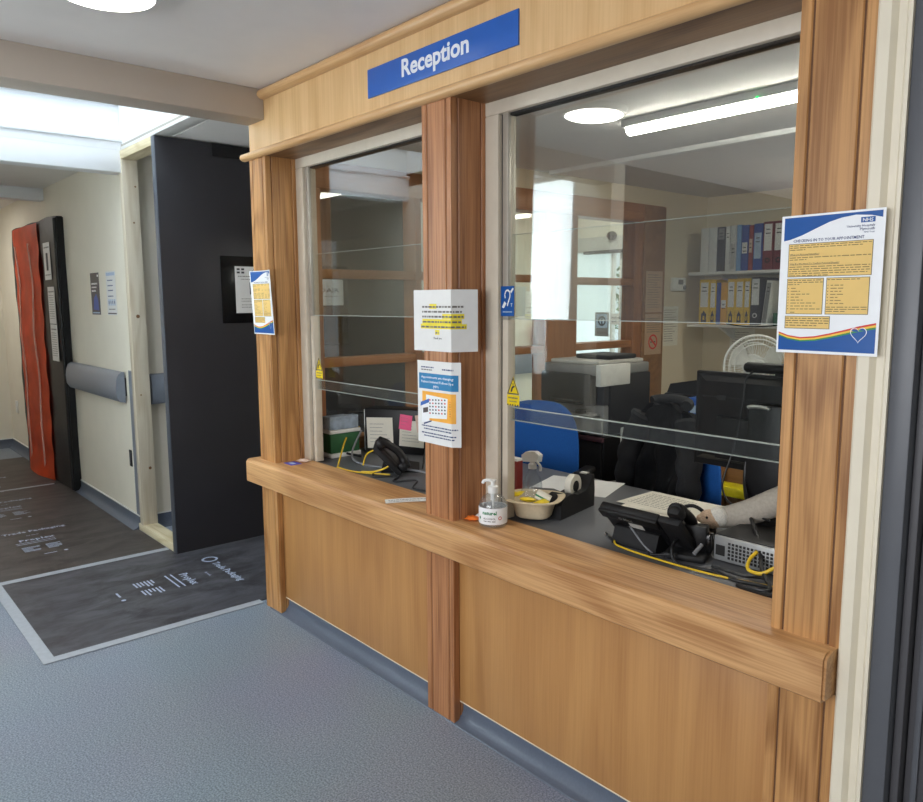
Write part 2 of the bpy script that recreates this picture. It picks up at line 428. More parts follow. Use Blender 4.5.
b = MB().box(-3.3, -2.3, -4.3, -4.2, 0, 2.5, 'lobby_grey').box(.7, 3, -4.3, -4.2, 0, 2.5, 'lobby_grey').box(-2.3, .7, -4.3, -4.2, 0, .8, 'lobby_grey').box(-2.3, .7, -4.3, -4.2, 2.2, 2.5, 'lobby_grey')
S('wall_back', b)
S('wall_right', box1(2.6, 2.7, -4.3, 3.8, 0, 2.5, 'cream_wall'))
# coved skirtings
def skirt(name, p0, p1, nrm, h=.1, cream=True):
    p0 = Vector(p0); p1 = Vector(p1); n = Vector(nrm)
    prof = [(0, 0), (.055, 0), (.052, .004), (.032, .009), (.018, .02), (.008, .04), (.006, h), (0, h)]
    mb = MB().prism(prof, 'skirting_grey', lambda u, v: p0+n*u+Vector((0, 0, v)), lambda u, v: p1+n*u+Vector((0, 0, v)))
    if cream: mb.prism([(0, h), (.008, h), (.008, h+.008), (0, h+.008)], 'white_plastic', lambda u, v: p0+n*u+Vector((0, 0, v)), lambda u, v: p1+n*u+Vector((0, 0, v)))
    return S(name, mb)
skirt('baseboard_left', (-9.0, -.03, 0), (-5.07, -.03, 0), (0, -1, 0), .085)
skirt('baseboard_far', (-9.0, -1.84, 0), (-9.0, -.03, 0), (1, 0, 0), .085)
skirt('baseboard_passage', (-5.07, -.03, 0), (-5.07, 4.7, 0), (1, 0, 0), .085)
skirt('baseboard_reception', (-3.3, .05, 0), (-.66, .05, 0), (0, -1, 0), .085, False)
# reception wall: core behind the timber, then the door on the right
S('wall_counter_core', box1(-3.33, -.64, .056, .15, 0, .62, 'office_wall'))
b = MB().box(-3.33, -.6, .032, .16, 2.147, 2.5, 'office_wall')
S('wall_reception', b)
S('wall_door_side', MB().box(-.63, -.575, .02, .2, 0, 2.5, 'office_wall').box(-.575, .42, .1, .2, 2.3, 2.5, 'office_wall').box(.42, 2.7, .0, .2, 0, 2.5, 'cream_wall'))
d = MB().prism([(-.637, .02), (-.637, -.004), (-.632, -.009), (-.611, -.009), (-.606, -.003), (-.602, .004), (-.588, .004), (-.582, -.004), (-.575, -.004), (-.575, .02)], 'cream_trim', lambda u, v: (u, v, 0), lambda u, v: (u, v, CEIL))
d.box(.37, .44, -.006, .02, 0, CEIL, 'cream_trim', .003)
S('trim_3', d)
d = MB().box(-.575, -.532, .004, .1, 0, 2.4, 'grey_paint', .003).box(-.53, -.514, .03, .1, 0, 2.3, 'dark_door', .002).box(.33, .37, .004, .1, 0, 2.4, 'grey_paint', .003).box(-.575, .37, .004, .1, 2.3, 2.4, 'grey_paint', .003)
dr = S('door_1', d)
P('door_panel', MB().box(-.512, .33, .055, .1, .005, 2.3, 'dark_door', .003).box(-.498, -.486, .048, .06, .01, 2.3, 'grey_paint', .002).box(-.47, -.452, .046, .06, .01, 2.3, 'dark_door', .002), dr)
P('door_handle', MB().tube(spline([(.2, .055, 1.0), (.2, .0, 1.0), (.19, -.005, 1.0), (.08, -.005, 1.0)], 6), .009, 'silver'), dr)
# office shell
def bays(mb, X0, X1, ys, zs, m):
    pass
W0, W1 = -3.335, -3.25
wl = MB().box(W0, W1, .165, 3.8, 0, .74, 'office_wall').box(W0, W1, .165, 3.8, 2.145, 2.5, 'office_wall').box(W0, W1, 3.12, 3.8, .74, 2.145, 'office_wall')
S('wall_office_side', wl)
fr = MB()
for y0, y1 in ((.165, .3), (.865, .905), (1.56, 1.61), (1.87, 2.16)):
    fr.box(W0-.005, W1+.02, y0, y1, .74, 2.145, 'window_timber_upright', .004)
fr.box(W0-.005, W1+.025, .165, 3.12, 2.02, 2.145, 'window_timber', .004)
fr.box(W0-.005, W1+.022, .165, 2.16, .74, .80, 'window_timber', .004)
for z in (1.185, 1.62): 
    for y0, y1 in ((.29, .87), (.9, 1.57), (1.6, 1.88)): fr.box(W0, W1+.012, y0, y1, z-.022, z+.022, 'window_timber', .003)
win = S('window_3', fr)
g = MB()
for y0, y1 in ((.29, .87), (.9, 1.57), (1.6, 1.88)): g.box(-3.295, -3.289, y0, y1, .78, 2.03, 'window_glass')
P('window_panes', g, win)
# glazed timber door with a wide noticeboard architrave beside it
fr = MB().box(W0, W1+.02, 2.16, 2.17, .0, 2.02, 'window_timber_upright').box(W0, W1+.02, 2.77, 2.87, .0, 2.02, 'window_timber_upright', .004)
for z in (1.185, 1.612): fr.box(W0, W1+.01, 2.17, 2.78, z-.024, z+.024, 'window_timber', .003)
fr.box(W0, W1+.01, 2.17, 2.78, 0, .3, 'window_timber')
fr.box(W0, W1+.03, 2.865, 3.12, 0, 2.14, 'brown_board', .004)
dr = S('door_2', fr)
P('door_glazing', box1(-3.296, -3.29, 2.165, 2.775, .28, 2.02, 'window_glass'), dr)
S('wall_office_back', box1(-3.33, 2, 3.7, 3.8, 0, 2.5, 'office_wall'))
# far glazed entrance at the end of the passage
Y = 3.95
e = MB().box(-5.07, -3.335, Y, Y+.06, 2.06, 2.5, 'cream_wall').box(-5.07, -3.335, Y-.02, Y+.08, 1.93, 2.06, 'light_grey_plastic', .004)
e.box(-4.25, -4.12, Y-.01, Y+.05, 0, 1.93, 'white_plastic', .004).box(-3.4, -3.335, Y-.01, Y+.05, 0, 1.93, 'white_plastic', .004)
e.box(-4.345, -4.33, Y-.01, Y+.05, 0, 1.93, 'white_plastic', .002).box(-5.06, -5.02, Y-.01, Y+.05, 0, 1.93, 'white_plastic', .002)
dr = S('door_3', e)
P('door_glazing', MB().box(-5.02, -4.345, Y+.01, Y+.02, 0.02, 1.93, 'frosted').box(-4.33, -4.25, Y+.01, Y+.016, .02, 1.93, 'window_glass').box(-4.12, -3.4, Y+.01, Y+.016, .02, 1.93, 'window_glass'), dr)
P('closer_rail', MB().box(-4.62, -4.14, Y-.07, Y-.02, 1.905, 1.935, 'dark_grey_plastic', .004), dr)
P('sensor', MB().sphere((-4.32, Y-.04, 2.06), .05, 'black_gloss', (1, .8, .8)), dr)
S('ground_outside', box1(-12, 0, 5.4, 14, -.12, -.02, 'paving'))
# hedge beyond the entrance
hb = MB()
rr = random.Random(3)
for k in range(900):
    c = Vector((rr.uniform(-7.4, -5.0), rr.uniform(6.1, 6.9), rr.uniform(0, 2.4))); d1 = Vector((rr.uniform(-1, 1), rr.uniform(-1, 1), rr.uniform(-.6, .6))).normalized()*.07
    d2 = d1.cross(Vector((rr.uniform(-1, 1), rr.uniform(-1, 1), 1))).normalized()*.035
    hb.face([c-d1, c+d2, c+d1, c-d2], 'leaf')
tag(mesh_obj('hedge', hb, None, smooth=False), 'green hedge seen through the glazed entrance at the passage end', 'hedge', kind='stuff')

# ------------------------------------------------------------------ reception joinery
rec = T('reception_screen', 'oak reception screen of three grooved posts, fascia and panelled front', 'reception desk', (-2, 0, 0))
XL, XM, XR = (-3.343, -3.1925), (-2.0644, -1.9161), (-.79, -.637)
def post_profile(x0, x1, d):
    g = .0045
    def groove(a): return [(a-g, 0), (a, g*1.4), (a+g, 0)]
    p = [(x0, 0)]
    for a in (x0+.026, x1-.026): p += groove(a)
    p += [(x1, 0)]
    for y in (.03, .132):
        if y < d: p += [(x1, y-g), (x1-g*1.4, y), (x1, y+g)]
    p += [(x1, d), (x0, d)]
    return p
for (x0, x1), m, lab in ((XL, 'oak_post', 'pale honey oak post'), (XM, 'oak_post_red', 'redder oak post'), (XR, 'oak_post', 'honey oak post nearest the door')):
    p = MB().prism(post_profile(x0, x1, .16), m, lambda u, v: (u, v, .737), lambda u, v: (u, v, 2.135))
    p.prism(post_profile(x0, x1, .048), m, lambda u, v: (u, v, 0), lambda u, v: (u, v, .63))
    for xx in (x0+.026, x1-.026):
        p.box(xx-.002, xx+.002, .0035, .006, 0, .63, 'groove').box(xx-.002, xx+.002, .0035, .006, .738, 2.13, 'groove')
    P('post', p, rec, lab)
P('fascia', box1(-3.335, -.64, 0, .03, 2.13, CEIL, 'oak_fascia'), rec, 'pale oak veneered fascia board')
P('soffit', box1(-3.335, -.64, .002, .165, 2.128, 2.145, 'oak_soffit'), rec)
for z, x0, r in ((2.383, -3.19, .021), (2.142, -3.385, .017)):
    pr = [(0, -r), (-.006, -r)]+[(-.006-r*1.25*math.sin(PI*k/10), -r*math.cos(PI*k/10)) for k in range(1, 10)]+[(-.006, r), (0, r)]
    P('bead_moulding', MB().prism(pr, 'oak_bead', lambda u, v, z=z, x0=x0: (x0, u, z+v), lambda u, v, z=z: (-.64, u, z+v)), rec)
for x0, x1 in ((XL[1], XM[0]), (XM[1], XR[0])):
    P('front_panel', MB().box(x0-.01, x1+.01, .028, .05, .078, .63, 'oak_panel', .002).box(x0, x1, .0265, .03, .076, .0795, 'cream_trim'), rec)
# counter
cp = [(-.055, .632), (-.051, .628), (.16, .628), (.16, .7377), (-.038, .7377), (-.046, .735), (-.055, .724)]
c = MB().prism(cp, 'oak_counter', lambda u, v: (-3.397, u, v), lambda u, v: (-.641, u, v))
bmesh.ops.bevel(c.bm, geom=[e for e in c.bm.edges if abs(e.verts[0].co.x-e.verts[1].co.x) < 1e-6 and e.verts[0].co.y < .0], offset=.006, segments=2, affect='EDGES')
TM('counter_top', c, 'long thick oak counter ledge running across the reception front', 'counter', org=None)

# hatch windows: aluminium tracks and sliding glass sheets
def hatch(name, x0, x1, skew, tilt):
    f = MB()
    f.box(x0, x0+.062, .15, .2, .737, 2.085, 'cream_aluminium', .003)
    f.box(x0+.062, x0+.069, .168, .2, .737, 2.08, 'dark_gap')
    f.box(x0+.069, x0+.096, .164, .2, .737, 2.08, 'cream_aluminium', .003)
    f.box(x1-.02, x1, .158, .2, .737, 2.085, 'cream_aluminium', .003)
    f.box(x0+.0, x1, .15, .2, 2.085, 2.13, 'cream_aluminium', .003)
    f.box(x0+.06, x1, .168, .2, 2.078, 2.086, 'dark_gap')
    o = S(name, f)
    xa, xb = x0+.075, x1-.008
    cx = (xa+xb)/2
    MM = Matrix.Translation((cx, .166, 1.75)) @ Matrix.Rotation(skew, 4, 'Z') @ Matrix.Rotation(tilt, 4, 'X') @ Matrix.Translation((-cx, -.166, -1.75))
    u = P('fixed_pane', box1(xa, xb, .164, .168, 1.424, 2.08, 'hatch_glass', M=MM), o)
    P('pane_edge', MB().box(xa, xb, .1635, .1685, 1.4225, 1.4245, 'glass_edge', M=MM), u, 'bright polished lower edge')
    P('sash_stile', MB().box(xa+.0, xa+.026, .158, .172, 1.42, 2.085, 'aluminium', .002), u)
    l = P('sliding_pane', box1(xa+.02, xb, .188, .192, 1.08, 1.70, 'slide_glass'), o)
    P('pane_edge', MB().box(xa+.02, xb, .1875, .1925, 1.699, 1.701, 'glass_edge'), l, 'bright polished upper edge')
    bar = P('grip_bar', box1(xa+.02, xb, .178, .187, 1.082, 1.124, 'sash_bar'), l, 'clear acrylic grip strip along the bottom')
    P('pane_edge', MB().box(xa+.02, xb, .177, .188, 1.1235, 1.1255, 'glass_edge').box(xa+.02, xb, .177, .188, 1.0805, 1.082, 'glass_edge'), bar)
    return o
hatch('window_1', XL[1], XM[0], 0, 0)
hatch('window_2', XM[1], XR[0], math.radians(-1.8), math.radians(-.9))

# ------------------------------------------------------------------ sign
sg = T('reception_sign', 'blue Reception sign with white lettering on the oak fascia', 'sign', (-1.99, -.003, 2.256))
P('sign_board', box1(-2.368, -1.609, -.006, 0, 2.207, 2.305, 'sign_blue', .001), sg)
t = MB().text('Reception', 'sign_white', (-2.163, -.0066, 2.238), h=.057, width=.343, res=4, bold=.028)
P('lettering', t, sg, smooth=False)

# ------------------------------------------------------------------ printed sheets
class Sheet:
    """flat sheet drawn in its own (x right, y up, z out) space, bent and placed by fn"""
    def __init__(s, w, h, seed=1, paper='paper_white'):
        s.w, s.h = w, h; s.base = MB(); s.pr = MB(); s.tx = MB(); s.ln = MB(); s.r = random.Random(seed); s.small = 'small_print'
        s.base.box(0, w, 0, h, 0, .0008, paper)
    def z(s, l): return .001+l*.00018
    def rect(s, u0, u1, v0, v1, m, l=1):
        z = s.z(l); w, h = s.w, s.h
        s.pr.face([(u0*w, v0*h, z), (u1*w, v0*h, z), (u1*w, v1*h, z), (u0*w, v1*h, z)], m)
    def poly(s, pts, m, l=1): s.pr.face([(u*s.w, v*s.h, s.z(l)) for u, v in pts], m)
    def ribbon(s, top, bot, m, l=1):
        for (a, b), (c, d) in zip(zip(top, bot), zip(top[1:], bot[1:])): s.poly([b, d, c, a], m, l)
    def words(s, u0, u1, v, hh, m, l=3, fill=1.0, bold=1):
        if m == 'ink': m = s.small
        """a line of illegibly small print: word-long dashes"""
        u = u0; end = u0+(u1-u0)*fill
        while u < end-.01:
            L = s.r.uniform(.018, .07); e = min(u+L, end)
            z = s.z(l); w, h = s.w, s.h; q = v+hh*.82
            s.ln.face([(u*w, v*h, z), (e*w, v*h, z), (e*w, q*h, z), (u*w, q*h, z)], m); u = e+.012
    def text(s, t, m, u, v, h, width=None, align='LEFT', l=3, up=(0, 1, 0), right=(1, 0, 0)):
        s.tx.text(t, m, (u*s.w, v*s.h, s.z(l)), right, up, h*s.h, width*s.w if width else None, align)
    def build(s, name, label, cat, fn, slices=(), yslices=(), group=None, extra=None):
        o = fn(s.w/2, s.h/2, 0); root = T(name, label, cat, o, 0, group)
        for mb, n in ((s.base, 'paper'), (s.pr, 'printed_artwork'), (s.tx, 'lettering'), (s.ln, 'printed_lines')):
            mb.slice(0, slices); mb.slice(1, yslices)
            mb.move(lambda c: Vector(fn(c.x, c.y, c.z)))
            if len(mb.bm.faces): P(n, mb, root, smooth=False)
            else: mb.bm.free()
        return root
def on_y(x0, z0, y=0.0): return lambda x, yy, z: (x0+x, y-z, z0+yy)       # faces the corridor
def on_x(y0, z0, X): return lambda x, yy, z: (X+z, y0+x, z0+yy)           # faces the camera end (+X)

def checkin(seed):
    s = Sheet(.2, .29, seed); s.small = 'tan_print'
    cur = [(.03, .82), (.1, .828), (.22, .855), (.35, .895), (.485, .935), (.6, .957), (.73, .968), (.87, .958), (.975, .938)]
    s.ribbon([(u, .985) for u, v in cur], cur, 'nhs_blue')
    s.rect(.78, .91, .912, .948, 'nhs_blue'); s.text('NHS', 'paper_white', .797, .918, .024, .095)
    s.text('University Hospitals', 'ink_blue', .91, .884, .016, align='RIGHT'); s.text('Plymouth', 'ink_blue', .91, .861, .018, align='RIGHT'); s.text('NHS Trust', 'ink_blue', .91, .842, .011, align='RIGHT')
    s.text('CHECKING IN TO YOUR APPOINTMENT', 'ink_blue', .13, .806, .021, .69)
    for u0, u1, v0, v1 in ((.085, .905, .555, .795), (.085, .46, .285, .545), (.485, .895, .285, .545), (.08, .54, .18, .272)):
        s.rect(u0, u1, v0, v1, 'tan_border', 1); s.rect(u0+.006, u1-.006, v0+.004, v1-.004, 'tan', 2)
    for k, v in enumerate((.778, .763, .748)): s.words(.1, .89, v, .007, 'ink', fill=(1, .9, .2)[k])
    s.text('What is a Personal Identifier?', 'ink', .1, .712, .0115, .3); s.rect(.1, .4, .7085, .7105, 'ink', 3)
    for k, v in enumerate((.692, .677)): s.words(.1, .89, v, .007, 'ink', fill=(1, .22)[k])
    s.text('Why Do We Need To Confirm Personal Details?', 'ink', .1, .645, .0115, .5); s.rect(.1, .6, .6415, .6435, 'ink', 3)
    for k, v in enumerate((.625, .609, .593, .577, .562)): s.words(.1, .89, v, .007, 'ink', fill=(1, 1, 1, .97, .5)[k])
    for k, v in enumerate((.528, .513, .498)): s.words(.095, .45, v, .007, 'ink', fill=(1, 1, .4)[k])
    for k in range(8): s.rect(.1, .108, .472-.0215*k, .478-.0215*k, 'ink', 3); s.words(.13, .45, .471-.0215*k, .007, 'ink', fill=(.15, .3, .6, .3, .4, .8, .7, .95)[k])
    s.words(.13, .45, .296, .007, 'ink', fill=.15)
    s.words(.495, .88, .528, .007, 'ink', fill=.8)
    for k in range(7): s.rect(.5, .508, .489-.0215*k, .495-.0215*k, 'ink', 3); s.words(.53, .88, .488-.0215*k, .007, 'ink', fill=(.4, .35, .3, .4, .25, .3, .4)[k])
    for k, v in enumerate((.334, .319, .304)): s.words(.495, .88, v, .007, 'ink', fill=(1, 1, .5)[k])
    for k, v in enumerate((.252, .235, .218, .2)): s.words(.09, .53, v, .008, 'ink', fill=(1, 1, 1, .75)[k])
    lo = [(.02, .126), (.12, .1), (.25, .086), (.4, .094), (.55, .116), (.7, .143), (.82, .166), (.975, .188)]
    s.ribbon([(u, v) for u, v in lo], [(u, .02) for u, v in lo], 'nhs_blue', 1)
    for d0, d1, m in ((0, .009, 'rainbow_green'), (.009, .019, 'rainbow_yellow'), (.019, .028, 'rainbow_red')):
        s.ribbon([(u, v+d1*(1+.5*u)) for u, v in lo], [(u, v+d0*(1+.5*u)) for u, v in lo], m, 2)
    H = [(.82+.0075*13*math.sin(t)**3*.72, .15+.0048*(13*math.cos(t)-5*math.cos(2*t)-2*math.cos(3*t)-math.cos(4*t))*.72) for t in [2*PI*k/40 for k in range(41)]]
    for q in (-1, 1): s.poly([(.82+q*.034+.033*math.cos(t), .172+.004*q+.017*math.sin(t)) for t in [PI*k/9-.15 for k in range(10)]], 'nhs_blue', 4)
    Hi = [(.82+(u-.82)*1.1, .15+(v-.15)*1.1) for u, v in H]
    s.ribbon(Hi, H, 'paper_white', 5)
    return s
checkin(3).build('check_in_notice', 'laminated check-in notice with blue waves taped to the post nearest the door', 'notice', lambda x, y, z: (-.806+x*1.06, -.006-z-.05*x, 1.368+y))
cz = lambda x, y, z: (-3.354+x+.02*(1-y/.29)*.6, -.004-z-.012*(abs(x-.1)/.1)**2*(.3+.7*y/.29), 1.337+y)
checkin(4).build('check_in_notice', 'small curled check-in notice taped to the far left oak post', 'notice', cz, [.2*k/6 for k in range(1, 6)], [.29*k/6 for k in range(1, 6)])
# highlighted landscape notice folded round the middle post
s = Sheet(.29, .206, 11, 'paper')
for k, (v, a, b) in enumerate(((.71, .15, .83), (.63, .15, .83), (.55, .15, .83), (.465, .16, .8), (.385, .13, .86), (.29, .39, .47))):
    hl = (.29, .42) if k == 0 else ((.52, .83) if k == 2 else ((a, b) if k > 2 else None))
    if hl: s.rect(hl[0], hl[1], v-.018, v+.062, 'highlight', 1)
    s.words(a+.01, b-.01, v, .036, 'ink', fill=1)
s.text('Thank you', 'ink', .36, .2, .036)
BX = -1.914+2.109
def fold(x, y, z):
    if x <= BX: return (-2.109+x, -.004-z-.004*(1-x/BX), 1.315+y)
    d = x-BX; a = 1.25
    return (-2.109+BX+d*math.cos(a)+z*math.sin(a), -.004+d*math.sin(a)-z*math.cos(a), 1.315+y)
s.build('highlighted_notice', 'white landscape notice with yellow highlighted lines on the middle post', 'notice', fold, [BX])
# calendar leaflet
s = Sheet(.214, .286, 12, 'paper')
s.words(.1, .42, .915, .018, 'ink_blue'); s.words(.1, .38, .885, .016, 'ink'); s.words(.63, .88, .9, .02, 'ink_blue')
s.rect(.04, .96, .66, .85, 'band_blue'); s.text('Appointments are changing', 'paper_white', .1, .79, .03, .78); s.text('Patient Initiated Follow-Ups', 'paper_white', .1, .735, .03, .78); s.text('(PIFU)', 'paper_white', .4, .68, .03)
s.rect(.12, .92, .28, .63, 'calendar_orange'); s.poly([(.2, .3), (.74, .33), (.76, .57), (.22, .59)], 'paper_white', 2)
for i in range(5):
    for j in range(6): s.rect(.3+.075*j, .335+.075*j, .36+.04*i+.004*j, .378+.04*i+.004*j, 'ink' if (i+j) % 4 else 'rainbow_red', 3)
for j in range(7): s.rect(.81, .825, .36+.028*j, .375+.028*j, 'photo_dark' if j % 3 else 'rainbow_red', 3)
s.poly([(.1, .24), (.3, .27), (.31, .5), (.12, .47)], 'paper_white', 3); s.poly([(.07, .44), (.3, .5), (.3, .545), (.08, .49)], 'sign_blue', 4); s.poly([(.14, .36), (.27, .38), (.27, .44), (.14, .42)], 'photo_dark', 4); s.poly([(.16, .22), (.36, .27), (.36, .285), (.16, .24)], 'ink_blue', 5)
for k, (v, a, b) in enumerate(((.2, .1, .95), (.165, .16, .85), (.115, .1, .92), (.08, .16, .9))): s.words(a, b, v, .018, 'ink_blue')
BX2 = -1.914+2.096
def fold2(x, y, z):
    if x <= BX2: return (-2.096+x, -.005-z, .995+y)
    d = x-BX2; a = .8
    return (-2.096+BX2+d*math.cos(a)+z*math.sin(a), -.005+d*math.sin(a)-z*math.cos(a), .995+y)
s.build('calendar_leaflet', 'portrait leaflet with blue band and orange calendar picture on the middle post', 'leaflet', fold2, [BX2])
# corridor wall posters
s = Sheet(.2, .29, 21, 'poster_navy')
s.words(.1, .8, .72, .05, 'paper_white', 1); s.words(.1, .7, .64, .04, 'paper_white', 1); s.words(.1, .6, .55, .05, 'paper_white', 1); s.rect(.8, .95, .9, .95, 'paper_white', 1)
s.poly([(.2, .12), (.85, .1), (.8, .35), (.6, .5), (.3, .4)], 'poster_blue', 1); s.rect(.1, .9, .03, .06, 'pale_blue', 1)
s.build('dark_poster', 'dark navy poster with blue picture on the cream corridor wall', 'poster', on_y(-5.85, 1.405, -.031))
s = Sheet(.2, .29, 22, 'paper')
s.rect(.05, .95, .9, .97, 'pale_blue', 1)
for v in (.78, .66, .55, .42): s.words(.15, .85, v, .03, 'ink_blue', 1, .8)
for k in range(4): s.rect(.15+.2*k, .28+.2*k, .22, .36, 'pale_blue', 1); s.rect(.18+.2*k, .25+.2*k, .26, .32, 'ink_blue', 2)
s.words(.15, .85, .12, .03, 'ink', 1); s.rect(.05, .95, .02, .05, 'photo_dark', 1)
s.build('information_poster', 'pale printed information poster beside the navy one on the corridor wall', 'poster', on_y(-5.49, 1.405, -.031))

# ------------------------------------------------------------------ left corridor things
# orange zip door box
zb = T('zip_door_enclosure', 'black site enclosure with orange zipped film door against the corridor wall', 'dust screen', (-7.4, -.08, 0))
X0, X1 = -8.0, -6.46
b = MB().box(X0, X1, -.092, -.03, .004, 2.15, 'black_film')
b.slice(0, [X0+(X1-X0)*k/12 for k in range(1, 12)]); b.slice(2, [2.15*k/18 for k in range(1, 18)])
bmesh.ops.bevel(b.bm, geom=[e for e in b.bm.edges if len(e.link_faces) == 2 and e.calc_face_angle(0) > 1], offset=.007, segments=2, affect='EDGES')
b.move(lambda c: Vector((c.x+(.005*math.sin(c.z*9+1) if c.x > X1-.03 else 0), c.y-(.004*math.sin(c.x*9+c.z*6)+.003*math.sin(c.z*17) if c.y < -.07 else 0), c.z+(.006*math.sin(c.x*11) if c.z > 2.1 else 0))))
P('black_frame', b, zb)
P('corner_sleeve', MB().tube(spline([(X1-.004, -.09, .02), (X1+.004, -.094, .5), (X1-.003, -.09, 1.1), (X1+.003, -.094, 1.6), (X1-.004, -.09, 2.13)], 6), .014, 'black_film', 8), zb)
g = MB().grid(26, 60, lambda u, v: (-7.87+u*.9, -.106-.012*math.sin(u*PI)-.005*math.sin(v*19+u*5)*math.sin(u*9)-.004*math.sin(v*47)-(.05*(1-v/.12)**2*math.sin(u*PI) if v < .12 else 0), .006+v*2.125), 'orange_film')
bmesh.ops.solidify(g.bm, geom=g.bm.faces[:], thickness=-.002)
P('orange_film', g, zb)
for x in (-7.68, -7.2):
    P('zip', MB().tube([(x+.016*math.sin(k*.9), -.126-.006*math.sin(k*.7), .08+k*.1) for k in range(20)], .007, 'zip', 6), zb)
for k, (x, z) in enumerate(((-6.83, 1.67), (-6.78, 1.325), (-6.775, 1.03))):
    s = Sheet(.205, .29, 30+k, 'paper')
    s.words(.1, .9, .85, .04, 'ink', 1)
    if k == 0: s.rect(.35, .65, .25, .72, 'ink', 1); s.words(.1, .9, .12, .03, 'ink', 1)
    else:
        for q in range(11): s.words(.1, .9, .76-.062*q, .018, 'ink', 1, .9)
    s.build('site_notice', ('top paper notice with dark symbol on the black enclosure frame', 'middle typed paper notice on the black enclosure frame', 'lowest typed paper notice on the black enclosure frame')[k], 'notice', on_y(x, z, -.1005))
# handrails
def handrail(name, label, p0, p1, n, loc):
    p0 = Vector(p0); p1 = Vector(p1); n = Vector(n); h = T(name, label, 'handrail', loc)
    pf = [(.012, -.1), (.045, -.095), (.066, -.06), (.07, 0), (.064, .05), (.05, .085), (.03, .1), (.012, .1)]
    P('rail', MB().prism(pf, 'rail_grey', lambda u, v: p0+n*u+Vector((0, 0, v)), lambda u, v: p1+n*u+Vector((0, 0, v))), h)
    P('end_cap', MB().prism([(u+.001, v*1.01) for u, v in pf], 'rail_grey', lambda u, v: p1+n*u+Vector((0, 0, v)), lambda u, v: p1+(p1-p0).normalized()*.012+n*u+Vector((0, 0, v))), h)
    P('mounting_strip', MB().prism([(0, -.06), (.014, -.06), (.014, .06), (0, .06)], 'dark_grey_plastic', lambda u, v: p0+n*u+Vector((0, 0, v)), lambda u, v: p1+n*u+Vector((0, 0, v))), h)
    return h
handrail('handrail', 'grey plastic handrail on cream wall beside the orange enclosure', (-6.42, -.03, .935), (-5.2, -.03, .935), (0, -1, 0), (-5.8, -.03, .935))
handrail('handrail', 'short grey handrail glimpsed behind the bare timber stud', (-5.07, .9, .925), (-5.07, .08, .925), (1, 0, 0), (-5.07, .4, .925))
handrail('handrail', 'grey handrail inside the passage seen through the office window', (-5.07, 2.6, .9), (-5.07, 4.4, .9), (1, 0, 0), (-5.07, 3.5, .9))
c = MB().prism([(-5.135, -.034), (-5.066, -.034), (-5.066, .03), (-5.07, .03), (-5.07, -.03), (-5.135, -.03)], 'rail_grey', lambda u, v: (u, v, .09), lambda u, v: (u, v, 1.05))
TM('corner_guard', c, 'tall grey corner guard on the corridor wall end', 'corner guard')
for i, (x, z, lab) in enumerate(((-8.66, .455, 'white socket low on the corridor wall beyond orange enclosure'),)):
    o = T('wall_socket', lab, 'socket', (x, -.03, z)); P('face_plate', box1(x-.04, x+.04, -.042, -.03, z-.06, z+.06, 'white_plastic', .004), o); P('rocker', box1(x-.012, x+.012, -.046, -.04, z+.01, z+.04, 'white_plastic', .002), o)
o = T('cable_outlet', 'thin dark outlet slot low on cream wall beside the corner guard', 'outlet', (-5.19, -.03, .46)); P('plate', box1(-5.215, -5.17, -.036, -.03, .405, .515, 'dark_gap', .002), o); P('insert', box1(-5.203, -5.182, -.038, -.035, .42, .5, 'dark_grey_plastic', .001), o)
# timber frame of the hoarding
tf = T('timber_frame', 'bare softwood stud frame standing beside the black hoarding', 'timber frame', (-4.75, 0, 0))
st = box1(-5.04, -4.985, -.045, .05, .045, 2.36, 'pine', .002)
for y, z, r in ((-.0, 1.4, .012), (.02, .42, .01), (.01, 1.98, .006), (.03, 2.2, .006), (-.01, .9, .005)):
    st.lathe([(0, 0), (r*.6, .0008), (r, .0003)], 'knot', (-4.985, y, z), 10, Matrix.Rotation(PI/2, 4, 'Y'))
P('stud', st, tf)
P('sole_plate', box1(-5.07, -4.45, -.045, .05, .0, .045, 'pine_plate', .002), tf)
P('head_plate', box1(-5.04, -4.45, -.045, .05, 2.36, 2.41, 'pine_plate', .002), tf)
hd = T('hoarding_panel', 'tall black hoarding panel closing the passage beside reception', 'hoarding', (-4.42, .6, 0))
P('board', box1(-4.45, -4.4, -.045, 1.75, .0, 2.405, 'hoarding_black', .002), hd)
P('lit_edge', box1(-4.452, -4.398, -.049, -.044, .0, 2.405, 'hoarding_edge_lit', .001), hd)  # bluish light falling on the board edge, painted as a lighter strip
P('head_strip', box1(-4.4, -4.392, .28, 1.75, 2.33, 2.405, 'black_plastic', .001), hd)
# framed notice on hoarding
s = Sheet(.24, .28, 41, 'paper')
s.rect(.05, .25, .85, .96, 'ink', 1); s.rect(.13, .17, .85, .96, 'paper', 2); s.rect(.05, .25, .89, .92, 'paper', 2)
s.text('Q', 'ink', .45, .86, .09); s.words(.08, .95, .78, .02, 'ink', 1); s.words(.15, .9, .72, .015, 'ink', 1)
s.rect(.38, .72, .4, .66, 'photo_dark', 1); s.rect(.46, .62, .52, .63, 'knit_beige', 2); s.rect(.42, .68, .4, .5, 'poster_navy', 2)
for v in (.3, .25, .17, .12): s.words(.15, .9, v, .015, 'ink', 1)
fb = T('backing_board', 'black backing board behind the white notice on the hoarding', 'backing board', (-4.4, .47, 1.56)); P('board', box1(-4.4, -4.388, .3, .7, 1.36, 1.76, 'black_gloss', .002), fb)
s.build('contact_notice', 'white notice with small portrait photo on the hoarding', 'notice', on_x(.385, 1.42, -4.388))
fb = T('backing_board', 'dark board behind the DAIR notice seen through left hatch', 'backing board', (-4.4, 1.05, 1.5)); P('board', box1(-4.4, -4.39, .93, 1.18, 1.2, 1.72, 'black_gloss', .002), fb)
